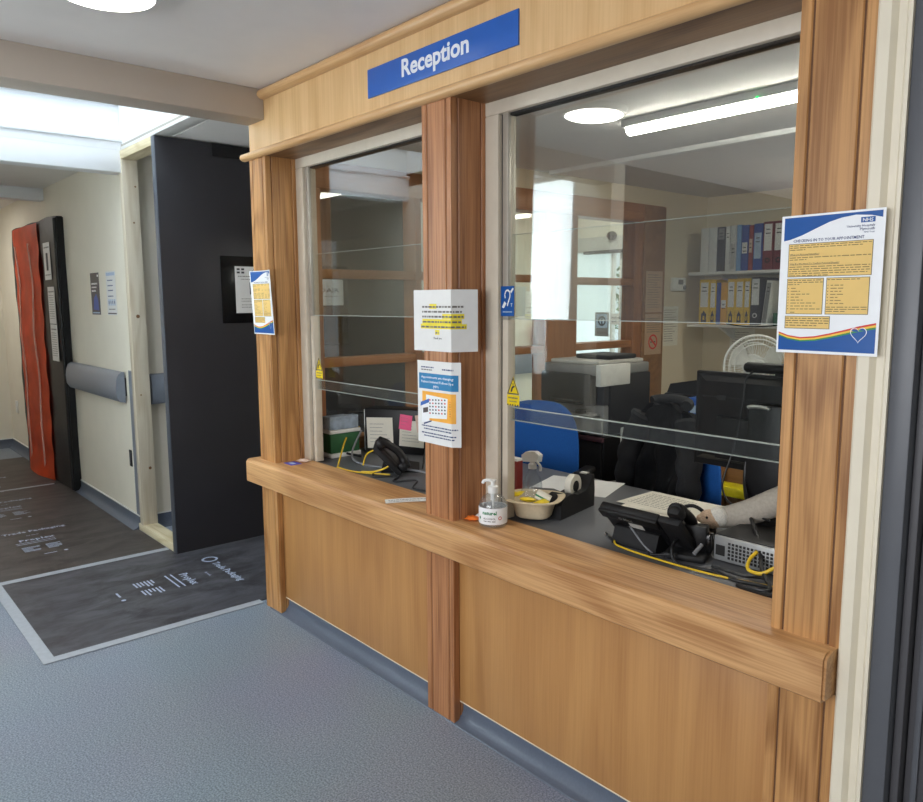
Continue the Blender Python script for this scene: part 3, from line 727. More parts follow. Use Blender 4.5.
s = Sheet(.2, .17, 42, 'paper'); s.text('DAIR', 'ink', .12, .5, .17, .72); s.words(.3, .8, .33, .03, 'ink', 1)
s.build('dair_notice', 'white DAIR notice on the hoarding seen through the left hatch', 'notice', on_x(.945, 1.462, -4.389))

# ------------------------------------------------------------------ floor protection and tape
def printed(par, ox, oy, R, U, seed):
    """printed legend: ring and line of big letters, smaller rows under it (R reading direction, U up)"""
    R = Vector(R); U = Vector(U); o = Vector((ox, oy, .0035)); r = random.Random(seed); m = 'print_white'
    bar = lambda mb, a, w, h: mb.face([a, a+R*w, a+R*w+U*h, a+U*h], m)
    P('legend_ring', MB().lathe([(.032, 0), (.046, 0)], m, o-R*.07+U*.02, 18), par, smooth=False)
    P('legend_heading', MB().text('Trade Packaging', m, o, R, U, .042, .37, bold=.03), par, smooth=False)
    P('legend_subheading', MB().text('for work', m, o+R*.12-U*.09, R, U, .014, bold=.03), par, smooth=False)
    P('legend_wordmark', MB().text('Proplex', m, o+R*.06-U*.21, R, U, .045, .2, bold=.03), par, smooth=False)
    for q in range(2): P('legend_rule', bar(MB(), o+R*.03-U*(.25+.03*q), .22, .008), par, smooth=False)
    mb = MB()
    for c in range(2):
        for q in range(6): bar(mb, o+R*(.04+.13*c)-U*(.36+.018*q), r.uniform(.05, .1), .009)
    P('legend_lines', mb, par, smooth=False)
    P('legend_footer', bar(MB(), o+R*.12-U*.56, .07, .01), par, smooth=False)
    P('legend_dot', MB().lathe([(0, 0), (.012, 0)], m, o+R*.24-U*.555, 10), par, smooth=False)
def sheet(label, x0, x1, y0, y1, mat, prints, tw=None):
    o = T('floor_protection_sheet', label, 'floor protection', ((x0+x1)/2, (y0+y1)/2, 0))
    P('sheet', box1(x0, x1, y0, y1, .0005, .003, mat), o)
    for p in prints: printed(o, *p)
sheet('black floor protection sheet laid nearest the reception counter', -4.53, -3.41, -.94, 1.2, 'protection_near', [(-4.11, .04, (1, 0, 0), (0, 1, 0), 1)])
sheet('black printed floor protection sheet in front of the timber frame', -6.86, -4.55, -.94, -.05, 'protection_far', [(-5.49, -.76, (0, 1, 0), (-1, 0, 0), 2), (-6.45, -.76, (0, 1, 0), (-1, 0, 0), 3)])
sheet('farthest black floor protection sheet below the orange film door', -8.3, -6.87, -.94, -.06, 'protection_far', [(-7.4, -.76, (0, 1, 0), (-1, 0, 0), 4)])
for lab, a in (('pale tape strip along the near end of black floor sheet', (-3.425, -3.375, -.935, -.0)), ('pale tape strip joining the two printed floor sheets', (-4.565, -4.515, -.935, -.05)), ('thin pale tape strip at the foot of the orange door', (-6.885, -6.85, -.935, -.14)), ('pale tape strip along the corridor edge of the near floor sheet', (-4.56, -3.375, -.985, -.935)), ('pale tape strip along the outer edge of the far floor sheet', (-6.86, -4.561, -.985, -.935))):
    TM('floor_tape', box1(a[0], a[1], a[2], a[3], .003, .0042, 'tape'), lab, 'tape', org=((a[0]+a[1])/2, (a[2]+a[3])/2, .003))

# ------------------------------------------------------------------ lamps
def disc_light(x, y, z, label, r=.14):
    o = T('ceiling_light', label, 'ceiling light', (x, y, z))
    P('rim', MB().lathe([(r-.004, -.002), (r-.004, -.03), (r+.012, -.028), (r+.016, 0), (0, 0)], 'white_plastic', (x, y, z), 40), o)
    P('diffuser', MB().lathe([(0, -.036), (r*.6, -.035), (r*.9, -.032), (r-.004, -.026)], 'lamp_diffuser', (x, y, z), 40), o, 'glowing white diffuser')
disc_light(-2.454, -.862, CEIL, 'round glowing ceiling light over the corridor floor')
def batten(x0, x1, y, z, label, led=False):
    o = T('fluorescent_light', label, 'fluorescent light', ((x0+x1)/2, y, z))
    P('housing', box1(x0, x1, y-.05, y+.05, z-.032, z, 'white_plastic', .006), o)
    P('diffuser', MB().tube([(x0+.01, y-.01, z-.036), (x0+.02, y-.01, z-.036), (x1-.02, y-.01, z-.036), (x1-.01, y-.01, z-.036)], [.018, .028, .028, .018], 'tube_diffuser', 16), o, 'glowing tube diffuser')
    if led: P('indicator', MB().sphere((-1.5, y-.055, z-.03), .006, 'led_green', seg=8), o, 'green indicator dot')
batten(-2.13, -.62, 1.2, 2.26, 'long fluorescent tube light on the office ceiling', True)
batten(-2.05, -.6, 3.2, 2.26, 'rear fluorescent tube light near the binder shelves')
TM('ceiling_trunking', box1(-3.2, -.3, 1.86, 1.92, 2.235, 2.26, 'white_plastic', .003), 'white cable trunking running across the office ceiling', 'trunking')

# ------------------------------------------------------------------ things on the counter ledge
C = .7377
b = T('sanitizer_bottle', 'clear pump bottle of hand sanitizer with white label on counter', 'bottle', (-1.80, .08, C))
bx, by = -1.801, .078
P('bottle_body', MB().lathe([(0, 0), (.045, 0), (.0475, .004), (.0475, .068), (.045, .08), (.036, .096), (.022, .106), (.0145, .11), (.0145, .116)], 'bottle_clear', (bx, by, C), 32), b, 'clear plastic body')
P('gel', MB().lathe([(0, .004), (.044, .004), (.044, .066), (0, .066)], 'bottle_clear', (bx, by, C), 28), b)
P('label_wrap', MB().lathe([(.0479, .012), (.0481, .013), (.0481, .066), (.0479, .067)], 'paper_white', (bx, by, C), 32), b, 'white paper label')
t = MB(); lw = .0484
t.text('naturel', 'label_green', (0, .046, 0), (1, 0, 0), (0, 1, 0), .012, .05, bold=.04); t.text('ALCOHOL', 'ink', (.003, .029, 0), (1, 0, 0), (0, 1, 0), .007, .044)
for k in range(3): t.face([(.004+k*.015, .022, 0), (.016+k*.015, .022, 0), (.016+k*.015, .0245, 0), (.004+k*.015, .0245, 0)], 'ink')
t.lathe([(.004, 0), (.0065, 0)], 'label_red', (.062, .034, 0), 14); t.lathe([(0, 0), (.005, 0)], 'label_green', (-.014, .032, 0), 12)
a0 = -PI/2-.62
def wrap(c, a0=-1.02): 
    a = a0-.52+c.x/lw
    return Vector((bx+lw*math.cos(a), by+lw*math.sin(a), C+c.y))
t.move(wrap); P('label_print', t, b, smooth=False)
P('pump', MB().lathe([(0, .11), (.0165, .11), (.0175, .113), (.0175, .132), (.012, .135), (.007, .136), (.007, .146), (.011, .147), (.012, .154), (0, .156)], 'white_plastic', (bx, by, C), 24).tube(spline([(bx, by, C+.151), (bx-.018, by-.008, C+.151), (bx-.03, by-.013, C+.147), (bx-.034, by-.015, C+.139)], 5), .0055, 'white_plastic', 10).cyl((bx, by, C+.01), (bx, by, C+.112), .0035, 'white_plastic', 8).cyl((bx, by, C+.085), (bx, by, C+.112), .009, 'white_plastic', 12), b)
# pulp bowl
bo = T('pulp_bowl', 'square-rimmed pulp bowl of yellow packets beside the sanitizer bottle', 'bowl', (-1.775, .25, C))
gx, gy = -1.785, .262
def bowl(u, v):
    # u around, v along profile: outside up then inside down
    prof = [(.0, 0), (.052, 0), (.06, .006), (.073, .05), (.082, .062), (.102, .066), (.102, .0685), (.08, .066), (.069, .05), (.056, .009), (0, .008)]
    q = v*10; i = min(int(q), 9); f = q-i; rr = prof[i][0]+(prof[i+1][0]-prof[i][0])*f; z = prof[i][1]+(prof[i+1][1]-prof[i][1])*f
    a = u*2*PI; e = 3.2; k = (abs(math.cos(a))**e+abs(math.sin(a))**e)**(-1/e); k = 1+(k-1)*min(1, rr/.06)
    x, y = rr*k*math.cos(a), rr*k*math.sin(a); ca, sa = math.cos(.5), math.sin(.5)
    return (gx+x*ca-y*sa, gy+x*sa+y*ca, C+z)
g = MB().grid(56, 20, bowl, 'pulp'); bmesh.ops.remove_doubles(g.bm, verts=g.bm.verts[:], dist=1e-5); bmesh.ops.recalc_face_normals(g.bm, faces=g.bm.faces[:])
P('bowl_shell', g, bo)
rr = random.Random(9)
def packet(name, lab, x, y, z, sx, sy, sz, mat, rx, ry, rz, cat='packet', grp=None):
    M = Matrix.Translation((x, y, z)) @ Matrix.Rotation(rz, 4, 'Z') @ Matrix.Rotation(ry, 4, 'Y') @ Matrix.Rotation(rx, 4, 'X')
    def f(u, v, sgn):
        return M @ Vector(((u-.5)*sx, (v-.5)*sy, sgn*sz*(math.sin(u*PI)*math.sin(v*PI))**.5*(1+.25*math.sin(u*17+v*9))))
    mb = MB().grid(12, 8, lambda u, v: f(u, v, .5), mat).grid(12, 8, lambda u, v: f(u, v, -.5), mat)
    bmesh.ops.remove_doubles(mb.bm, verts=mb.bm.verts[:], dist=1e-5); bmesh.ops.recalc_face_normals(mb.bm, faces=mb.bm.faces[:])
    mb.xf(Matrix.Translation((-x, -y, -z))); o = mesh_obj(name, mb); o.location = (x, y, z); return tag(o, lab, cat, grp)
packet('sachet', 'yellow sachet hanging over the rim of the pulp bowl', gx-.05, gy-.045, C+.074, .065, .035, .014, 'yellow_packet', .2, -.3, .3, 'sachet')
packet('sachet', 'yellow sachet lying in the middle of the pulp bowl', gx-.002, gy-.03, C+.062, .06, .035, .016, 'yellow_packet', -.2, .1, .9, 'sachet')
packet('sachet', 'clear crumpled wrapper on top of the pulp bowl packets', gx-.03, gy+.005, C+.078, .06, .05, .03, 'clear_plastic', .4, .2, .5, 'wrapper')
packet('sachet', 'small yellow sachet at the right side of the pulp bowl', gx+.045, gy-.012, C+.058, .05, .03, .012, 'yellow_packet', .3, -.2, 1.4, 'sachet')
cb = box1(-.026, .026, -.014, .014, -.014, .014, 'paper_cream', .002); cb.box(-.0265, .0265, -.0145, .0145, -.004, .002, 'label_green')
cb.xf(Matrix.Rotation(.6, 4, 'Z') @ Matrix.Rotation(.45, 4, 'Y')); o = mesh_obj('small_box', cb); o.location = (gx+.03, gy+.012, C+.07); tag(o, 'small cream packet box standing among sachets in the bowl', 'box')
packet('sweet_wrapper', 'orange and white wrapper on counter beside the sanitizer bottle', -1.885, .062, C+.008, .05, .04, .016, 'orange_wrap', 0, 0, .5, 'wrapper')
packet('sweet_wrapper', 'white wrapper leaning on the orange wrapper by the middle post', -1.868, .088, C+.012, .05, .03, .018, 'paper', .1, 0, .2, 'wrapper')
s = Sheet(.205, .055, 51, 'paper'); s.words(.06, .95, .55, .16, 'ink', 1, .9); s.words(.06, .8, .2, .1, 'ink', 1, .8)
def strip(x, y, z):
    a = 1.02; X, Y = -2.262, -.035
    return (X+x*math.cos(a)-y*math.sin(a), Y+x*math.sin(a)+y*math.cos(a), C+.0006+z+.006*math.sin(x/.205*PI)*.4)
s.build('label_strip', 'narrow white printed strip lying on the counter left of middle post', 'paper strip', strip, [.205*k/6 for k in range(1, 6)])
TM('card', MB().box(-3.175, -3.1, .03, .085, C, C+.0012, 'sticker_violet').box(-3.16, -3.12, .045, .065, C+.0012, C+.0016, 'pale_blue'), 'violet blue card at the left end of the counter', 'card', org=(-3.14, .06, C))
packet('sweet_wrapper', 'pinkish crumpled wrapper beside the violet card on counter', -3.13, .11, C+.008, .06, .035, .016, 'peach_note', 0, 0, .4, 'wrapper')

# hatch stickers
def warn(x, z, y, label):
    s = Sheet(.058, .098, int(x*-100), 'warn_yellow')
    s.base.bm.clear(); s.base = MB(); s.base.box(0, .058, 0, .036, 0, .0006, 'warn_yellow').prism([(0, .038), (.058, .038), (.029, .098)], 'warn_yellow', lambda u, v: (u, v, 0), lambda u, v: (u, v, .0006))
    tr = [(.02, .395), (.98, .395), (.5, .985)]; ti = [(.12, .43), (.88, .43), (.5, .9)]
    for k in range(3): s.poly([tr[k], tr[(k+1) % 3], ti[(k+1) % 3], ti[k]], 'ink', 1)
    s.poly([(.3, .47), (.42, .47), (.5, .6), (.66, .66), (.6, .7), (.42, .66), (.34, .58)], 'ink', 2); s.rect(.47, .53, .7, .78, 'ink', 2)
    s.words(.12, .88, .24, .06, 'ink', 1); s.words(.2, .8, .13, .04, 'ink', 1)
    for k in range(5): s.rect(.03+.2*k, .13+.2*k, .0, .05, 'ink', 1)
    s.build('warning_sticker', label, 'sticker', on_y(x, z, y))
warn(-3.073, 1.135, .1575, 'yellow trapped-hand warning sticker on the left hatch track')
warn(-1.816, 1.135, .1575, 'yellow trapped-hand warning sticker on the right hatch track')
s = Sheet(.062, .098, 61, 'nhs_blue')
ear = [(.34, .6), (.3, .72), (.38, .84), (.54, .87), (.68, .8), (.7, .66), (.62, .54), (.55, .44), (.5, .34)]
for (a, b), (c_, d_) in zip(ear, ear[1:]):
    dx, dy = c_-a, d_-b; n = math.hypot(dx, dy); nx, ny = -dy/n*.035, dx/n*.03
    s.poly([(a-nx, b-ny), (c_-nx, d_-ny), (c_+nx, d_+ny), (a+nx, b+ny)], 'paper', 1)
s.poly([(.08, .3), (.24, .26), (.42, .42), (.28, .5)], 'paper', 1); s.text('T', 'paper', .75, .32, .11); s.words(.15, .85, .12, .05, 'pale_blue', 1); s.poly([(.7, .82), (.9, .95), (.98, .9), (.78, .76)], 'paper', 1)
s.build('hearing_loop_sticker', 'blue hearing loop ear sticker on the right hatch frame', 'sticker', on_y(-1.838, 1.433, .1495))

# ------------------------------------------------------------------ office desk
dk = T('desk', 'long dark grey desk behind the reception counter', 'desk', (-1.9, .5, 0))
P('desk_top', box1(-3.24, -.3, .162, .89, .700, .728, 'desk_grey', .002), dk)
for x in (-3.2, -2.0, -.4): P('leg', box1(x, x+.04, .4, .86, 0, .7, 'light_grey_plastic', .003), dk)
D = .728
# papers on the desk
def flatsheet(name, label, cx, cy, a, z, seed, w=.297, h=.21, cat='paper', lines=True, n=1, mat='paper_cream'):
    s = Sheet(w, h, seed, mat)
    if lines:
        for k in range(9): s.words(.08, .92, .82-.085*k, .028, 'ink', 1, s.r.uniform(.5, 1))
    ca, sa = math.cos(a), math.sin(a)
    return s.build(name, label, cat, lambda x, y, zz: (cx+(x-w/2)*ca-(y-h/2)*sa, cy+(x-w/2)*sa+(y-h/2)*ca, z+zz))
flatsheet('paper_sheet', 'blank white sheet on the desk behind the tape dispenser', -1.99, .735, .35, D, 70, .32, .26, lines=False, mat='paper')
for k in range(5):
    flatsheet('paper_sheet', ('bottom printed sheet of the pile behind desk phone', 'second printed sheet up in the pile behind desk phone', 'middle printed sheet of the pile behind desk phone', 'second printed sheet from the top of the pile behind phone', 'top printed sheet of the pile behind the desk phone')[k], -1.52+(.05, -.03, .03, -.015, -.04)[k], .755+(-.03, .0, .01, -.01, .0)[k], (.1, -.1, .04, .16, .0)[k], D+.0012*k, 71+k, .32, .23, 'paper')
# tape dispenser
td = T('tape_dispenser', 'black desk tape dispenser with cream tape roll', 'tape dispenser', (-1.765, .42, D), 1.78)
pf = [(-.125, 0), (.125, 0), (.128, .06), (.122, .118), (.108, .12), (.09, .085), (.065, .07), (-.0, .066), (-.03, .075), (-.06, .078), (-.1, .068), (-.124, .05)]
P('body', MB().prism(pf, 'soft_black', lambda u, v: (u, -.038, v), lambda u, v: (u, .038, v)), td, local=True)
P('tape_roll', MB().lathe([(.02, -.012), (.042, -.012), (.042, .012), (.02, .012), (.02, -.012)], 'paper_cream', (.03, 0, .088), 28, Matrix.Rotation(PI/2, 4, 'X')), td, local=True)
P('hub', MB().lathe([(0, -.014), (.02, -.014), (.02, .014), (0, .014)], 'soft_black', (.03, 0, .088), 20, Matrix.Rotation(PI/2, 4, 'X')), td, local=True)
P('cutter', MB().box(.106, .13, -.014, .014, .118, .122, 'silver'), td, local=True)
# spray bottle and tissue pack
sb = T('spray_bottle', 'clear spray bottle with white trigger behind the pulp bowl', 'bottle', (-1.975, .45, D))
x, y = -1.975, .45
P('bottle_body', MB().lathe([(0, 0), (.036, 0), (.038, .005), (.038, .06), (.03, .085), (.014, .105), (.013, .12)], 'bottle_clear', (x, y, D), 28), sb)
P('trigger_head', MB().lathe([(0, .118), (.016, .118), (.016, .135), (.01, .14), (.009, .15), (0, .152)], 'white_plastic', (x, y, D), 18).prism([(-.035, .145), (.03, .145), (.034, .172), (.015, .186), (-.02, .184), (-.038, .17)], 'white_plastic', lambda u, v: (x+u*.8, y-.011+u*.5, D+v), lambda u, v: (x+u*.8, y+.011+u*.5, D+v)).tube(spline([(x+.02, y, D+.15), (x+.032, y+.01, D+.13), (x+.03, y+.012, D+.112)], 4), .005, 'white_plastic', 8), sb)
cn = T('carton', 'narrow white and red carton standing beside the spray bottle', 'carton', (-1.99, .37, D))
P('carton_body', box1(-2.02, -1.965, .355, .385, D, D+.17, 'paper', .002), cn); P('red_stripe', box1(-1.985, -1.9645, .3545, .3855, D+.01, D+.16, 'binder_red'), cn)
# desk scissors/blue holder
sc = T('stapler', 'dark navy stapler lying beside the tape dispenser', 'stapler', (-1.93, .46, D), .3)
P('base', MB().box(-.07, .07, -.016, .016, 0, .012, 'black_plastic', .004), sc, local=True); P('arm', MB().prism([(-.07, .018), (.06, .026), (.07, .04), (.04, .048), (-.05, .042), (-.072, .03)], 'poster_navy', lambda u, v: (u, -.014, v), lambda u, v: (u, .014, v)), sc, local=True)
# IP phones, seen from behind
def phone(loc, rz, label, brand=True, th=.78):
    p = T('desk_phone', label, 'telephone', loc, rz)
    R = Matrix.Translation((0, -.02, .024)) @ Matrix.Rotation(th, 4, 'X')
    b = MB().box(-.105, .105, -.012, .014, -.02, .14, 'black_plastic', .006).box(-.095, .095, .012, .017, .05, .13, 'dark_grey_plastic', .002)
    b.box(-.105, .105, -.022, -.008, .1, .14, 'black_plastic', .005); b.xf(R); P('body', b, p, local=True)
    P('stand', MB().prism([(-.095, 0), (.075, 0), (.075, .012), (.04, .018), (-.02, .03), (-.06, .06), (-.08, .055), (-.095, .014)], 'soft_black', lambda u, v: (-.075, u, v), lambda u, v: (.085, u, v)), p, local=True)
    h = MB().tube(spline([(.15, .03, .15), (.15, .046, .125), (.15, .06, .06), (.15, .05, .01), (.15, .036, -.01)], 6), [.022]*4+[.02]*4+[.017]*9+[.02]*4+[.024]*4, 'black_plastic', 14).box(.126, .174, .01, .05, .11, .16, 'black_plastic', .016).box(.126, .174, .012, .048, -.025, .02, 'black_plastic', .016)
    h.xf(R); P('handset', h, p, local=True); c = MB().box(.105, .178, -.012, .012, -.02, .14, 'soft_black', .006); c.xf(R); P('cradle', c, p, local=True)
    if brand:
        t = MB().text('Mitel', 'silver', (-.018, .112, -.0005), (1, 0, 0), (0, 1, 0), .012); t.lathe([(.0035, 0), (.006, 0)], 'silver', (-.028, .118, -.0005), 14)
        t.xf(R @ Matrix.Translation((0, -.0227, 0)) @ Matrix.Rotation(PI/2, 4, 'X')); P('brand_mark', t, p, local=True, smooth=False)
        l = MB().box(-.02, .03, -.0128, -.012, .06, .085, 'light_grey_plastic'); l.xf(R); P('rating_label', l, p, local=True)
    return p
phone((-1.36, .34, D), .02, 'black desk phone seen from behind at the right hatch')
phone((-2.74, .40, D), -.66, 'black desk phone leaning beside the note-covered computer', False, .75)
# headset charging base and mouse
hc = T('headset_charger', 'black headset charging base beside the right desk phone', 'headset charger', (-1.2, .3, D), .35)
P('base', MB().box(-.06, .06, -.05, .06, 0, .022, 'soft_black', .009), hc, local=True)
P('upright', MB().box(-.052, .052, .01, .05, .02, .095, 'black_plastic', .006), hc, local=True); P('charging_arm', MB().box(.05, .068, -.0, .045, .02, .075, 'black_gloss', .005), hc, local=True); P('plug', MB().cyl((.03, -.05, .03), (.045, -.02, .05), .006, 'cable_grey', 10), hc, local=True)
hs = T('headset', 'black telephone headset resting behind the charging base', 'headset', (-1.30, .46, D), .2)
P('headband', MB().tube(spline([(-.07, 0, .03), (-.05, .02, .075), (0, .03, .1), (.05, .02, .08), (.07, 0, .04)], 6), .006, 'soft_black', 8), hs, local=True)
for q in (-1, 1): P('ear_cushion', MB().sphere((.07*q, -.0, .028), .03, 'soft_black', (.6, 1, .95)), hs, local=True)
P('microphone_boom', MB().tube(spline([(-.07, -.01, .03), (-.03, -.05, .04), (.03, -.06, .045)], 5), .004, 'black_plastic', 8), hs, local=True)
# computer lying flat with a grille, soft toy on it
pc = T('desktop_computer', 'small grey computer with punched grille lying on the desk', 'computer', (-.95, .5, D))
P('case', MB().box(-1.135, -.86, .335, .66, D+.004, D+.076, 'pc_metal', .003).box(-1.137, -.858, .345, .665, D+.07, D+.08, 'black_plastic', .003), pc)
g = MB()
for i in range(15):
    for j in range(5): g.box(-1.09+i*.0115, -1.083+i*.0115, .3335, .336, D+.014+j*.0105, D+.021+j*.0105, 'dark_gap')
P('grille', g, pc, smooth=False)
P('rear_port', MB().box(-1.128, -1.1, .333, .336, D+.02, D+.05, 'dark_gap'), pc); P('power_socket', MB().box(-.905, -.875, .332, .336, D+.02, D+.045, 'black_plastic'), pc); P('foot', MB().box(-1.12, -.88, .36, .62, D, D+.006, 'black_plastic'), pc)
ty = T('soft_toy', 'small knitted soft toy with white cap and grey body lying on computer', 'soft toy', (-1.15, .5, D+.08))
bodyp = spline([(-1.205, .47, D+.085), (-1.17, .49, D+.095), (-1.12, .52, D+.115), (-1.06, .56, D+.15), (-1.03, .58, D+.17)], 5)
P('body', MB().tube(bodyp, [.03+.012*min(1, k/14) for k in range(len(bodyp))], 'felt_grey', 20), ty, 'grey felt body')
P('head', MB().sphere((-1.215, .45, D+.06+.024), .034, 'knit_beige', (1.15, .9, .85)), ty, 'beige knitted head')
P('cap', MB().sphere((-1.196, .462, D+.092), .034, 'knit_white', (1, 1, .9)), ty, 'white knitted cap'); P('eye', MB().sphere((-1.212, .4205, D+.094), .004, 'black_gloss', seg=10), ty); P('nose', MB().sphere((-1.245, .438, D+.082), .012, 'knit_beige'), ty)
# monitor
mo = T('monitor', 'large black monitor seen from behind at the right hatch', 'monitor', (-1.14, .68, D+.076))
mx0, mx1, my = -1.425, -.86, .68
P('panel', MB().box(mx0, mx1, my, my+.022, .925, 1.245, 'black_plastic', .004), mo)
P('rear_cover', MB().prism([(mx0+.01, .945), (mx1-.01, .945), (mx1-.01, 1.235), (mx0+.01, 1.235)], 'black_plastic', lambda u, v: (u, my, v), lambda u, v: (-1.14+(u+1.14)*.86, my-.022, 1.09+(v-1.09)*.86)).box(mx0+.1, mx1-.1, my-.04, my-.02, .96, 1.1, 'black_plastic', .006), mo)
P('vent', MB().box(mx0+.04, mx1-.04, my-.0245, my-.022, 1.162, 1.166, 'dark_gap').box(-1.33, -1.3, my-.026, my-.022, 1.155, 1.17, 'dark_gap'), mo)
P('stand_column', MB().box(-1.195, -1.085, my-.075, my-.04, D+.085, 1.16, 'black_plastic', .008), mo); P('cable_hook', MB().tube([(-1.19+.07*(.5-.5*math.cos(PI*k/8)), my-.08, 1.147+.006*math.sin(PI*k/8)) for k in range(9)], .006, 'silver', 8), mo, 'silver release tab')
P('stand_foot', MB().lathe([(0, 0), (.115, 0), (.12, .004), (.11, .012), (.03, .018), (0, .018)], 'black_plastic', (-1.12, my-.05, D+.076), 36), mo); P('rear_sticker', MB().box(-1.086, -1.05, my-.046, my-.0395, .985, 1.02, 'warn_yellow'), mo, 'yellow sticker')
P('power_cover', MB().box(-1.08, -1.04, my-.06, my-.02, .93, 1.08, 'dark_grey_plastic', .003), mo)
wc = T('webcam', 'black bar webcam sitting on top of the large monitor', 'webcam', (-1.1, .68, 1.245))
P('bar', MB().tube([(-1.24, .665, 1.268), (-1.232, .665, 1.268), (-1.0, .665, 1.268), (-.992, .665, 1.268)], [.012, .017, .017, .012], 'black_plastic', 16), wc); P('clip', MB().box(-1.14, -1.09, .66, .7, 1.243, 1.262, 'black_plastic', .004), wc)
# left computer with taped notes
ca = .56
lp = T('tower_computer', 'black computer with taped notes on its side at the left hatch', 'computer', (-3.06, .62, D), ca)
P('case', MB().box(-.165, .22, -.06, .06, .004, .225, 'black_plastic', .004), lp, local=True)
P('rear_panel', MB().box(-.171, -.164, -.056, .056, .01, .22, 'pc_metal', .002).box(-.173, -.17, -.035, .0, .06, .09, 'dark_gap').box(-.173, -.17, -.04, .03, .12, .2, 'dark_grey_plastic'), lp, 'metal connector panel', local=True); P('foot', MB().box(-.15, .2, -.05, .05, 0, .005, 'black_plastic'), lp, local=True)
ca_, sa_ = math.cos(ca), math.sin(ca)
def on_lp(x0, z0, off=0, tilt=0.0): 
    def f(x, y, z):
        lx = x0+x*math.cos(tilt)-y*math.sin(tilt); ly = -.0605-off-z; lz = D+z0+x*math.sin(tilt)+y*math.cos(tilt)
        return (-3.06+lx*ca_-ly*sa_, .62+lx*sa_+ly*ca_, lz)
    return f
for nm, lab, cat, w, h, m, x0, z0, off, tl, sd in (('taped_note', 'large handwritten paper taped to left side of the black computer', 'note', .14, .155, 'paper_cream', -.15, .025, 0, .03, 81), ('taped_note', 'second handwritten paper taped on the black computer', 'note', .13, .13, 'paper_cream', .02, .045, .001, -.05, 82), ('sticky_note', 'pink sticky note on the black computer', 'sticky note', .065, .075, 'pink_note', .02, .13, .003, -.12, 83), ('sticky_note', 'peach sticky note near the corner of the black computer', 'sticky note', .06, .085, 'peach_note', .118, .115, .003, .14, 84)):
    s = Sheet(w, h, sd, m); nl = 6 if w > .1 else 3
    for k in range(nl): s.words(.12, .9, .78-.7/nl*k, .02, 'cable_grey', 1, s.r.uniform(.4, 1))
    s.build(nm, lab, cat, on_lp(x0, z0, off, tl))
# paper tray with green card below the window
gt = T('letter_tray', 'white letter tray with green card by the left window', 'letter tray', (-3.18, .42, D))
P('tray', MB().box(-3.235, -3.15, .27, .445, D, D+.02, 'white_plastic', .002).box(-3.235, -3.15, .27, .445, D+.118, D+.135, 'white_plastic', .002), gt)
TM('box_file', box1(-3.23, -3.155, .275, .44, D+.021, D+.117, 'green_card', .003), 'dark green box file in the white letter tray', 'box file', org=(-3.19, .41, D+.021))
TM('folder', box1(-3.23, -3.16, .275, .44, D+.136, D+.2, 'slate_marble', .004), 'grey marbled folder on top of the letter tray', 'folder', org=(-3.19, .41, D+.136))
pn = T('pen', 'red pen standing behind the left computer', 'pen', (-3.07, .78, D)); P('barrel', MB().cyl((-3.07, .78, D), (-3.065, .77, D+.29), .006, 'red_pen', 10), pn); P('cap', MB().cyl((-3.065, .77, D+.27), (-3.0645, .769, D+.3), .008, 'red_pen', 10), pn)
# cables
def cable(label, pts, m, r=.004, n=8): TM('cable', MB().tube(spline(pts, n), r, m, 8), label, 'cable', org=pts[0])
cable('yellow network cable looping round the left desk phone', [(-3.2, .47, D+.13), (-3.17, .38, D+.1), (-3.0, .22, D+.005), (-2.93, .18, D+.005), (-2.8, .19, D+.005), (-2.66, .27, D+.005)], 'cable_yellow', .004)
cable('yellow cable coil in front of the left desk phone', [(-2.9, .29, D+.005), (-2.88, .3, D+.06), (-2.8, .31, D+.09), (-2.68, .28, D+.075), (-2.64, .25, D+.05), (-2.7, .22, D+.02), (-2.79, .21, D+.006)], 'cable_yellow', .004)
cable('black power lead looping from the left computer', [(-3.2, .5, D+.2), (-3.21, .4, D+.2), (-3.24, .33, D+.12), (-3.2, .34, D+.03), (-3.08, .4, D+.005)], 'cable_black', .006)
cable('grey lead running across desk below the left computer', [(-3.15, .45, D+.12), (-3.1, .36, D+.03), (-2.98, .31, D+.005), (-2.8, .33, D+.005), (-2.6, .36, D+.02), (-2.45, .4, D+.01)], 'cable_grey', .005)
cable('thin black lead rising behind the left phone', [(-2.66, .45, D+.005), (-2.72, .52, D+.08), (-2.71, .56, D+.14), (-2.69, .6, D+.2)], 'cable_black', .004)
cable('tangled black lead near the counter at left hatch', [(-2.75, .25, D+.004), (-2.68, .2, D+.004), (-2.6, .27, D+.008), (-2.55, .21, D+.004), (-2.47, .27, D+.012), (-2.4, .2, D+.004), (-2.3, .22, D+.004)], 'cable_black', .004)
cable('yellow network cable along the desk edge under right hatch', [(-1.43, .305, D+.075), (-1.425, .275, D+.03), (-1.42, .24, D+.006), (-1.36, .215, D+.005), (-1.2, .205, D+.005), (-1.05, .215, D+.005), (-.9, .25, D+.005), (-.7, .27, D+.005)], 'cable_yellow', .003)
cable('yellow cable curl in front of the grey computer grille', [(-1.0, .33, D+.06), (-1.01, .31, D+.04), (-1.0, .285, D+.02), (-.96, .28, D+.02), (-.93, .3, D+.04), (-.9, .33, D+.05)], 'cable_yellow', .005)
cable('grey lead hanging from the right desk phone', [(-1.41, .29, D+.06), (-1.37, .26, D+.055), (-1.32, .25, D+.02), (-1.28, .24, D+.005)], 'cable_grey', .003)
cable('black lead curling past the headset base', [(-1.22, .29, D+.06), (-1.21, .235, D+.04), (-1.18, .22, D+.005), (-1.08, .235, D+.005), (-1.0, .22, D+.005), (-.92, .235, D+.005), (-.8, .2, D+.005)], 'cable_black', .005)
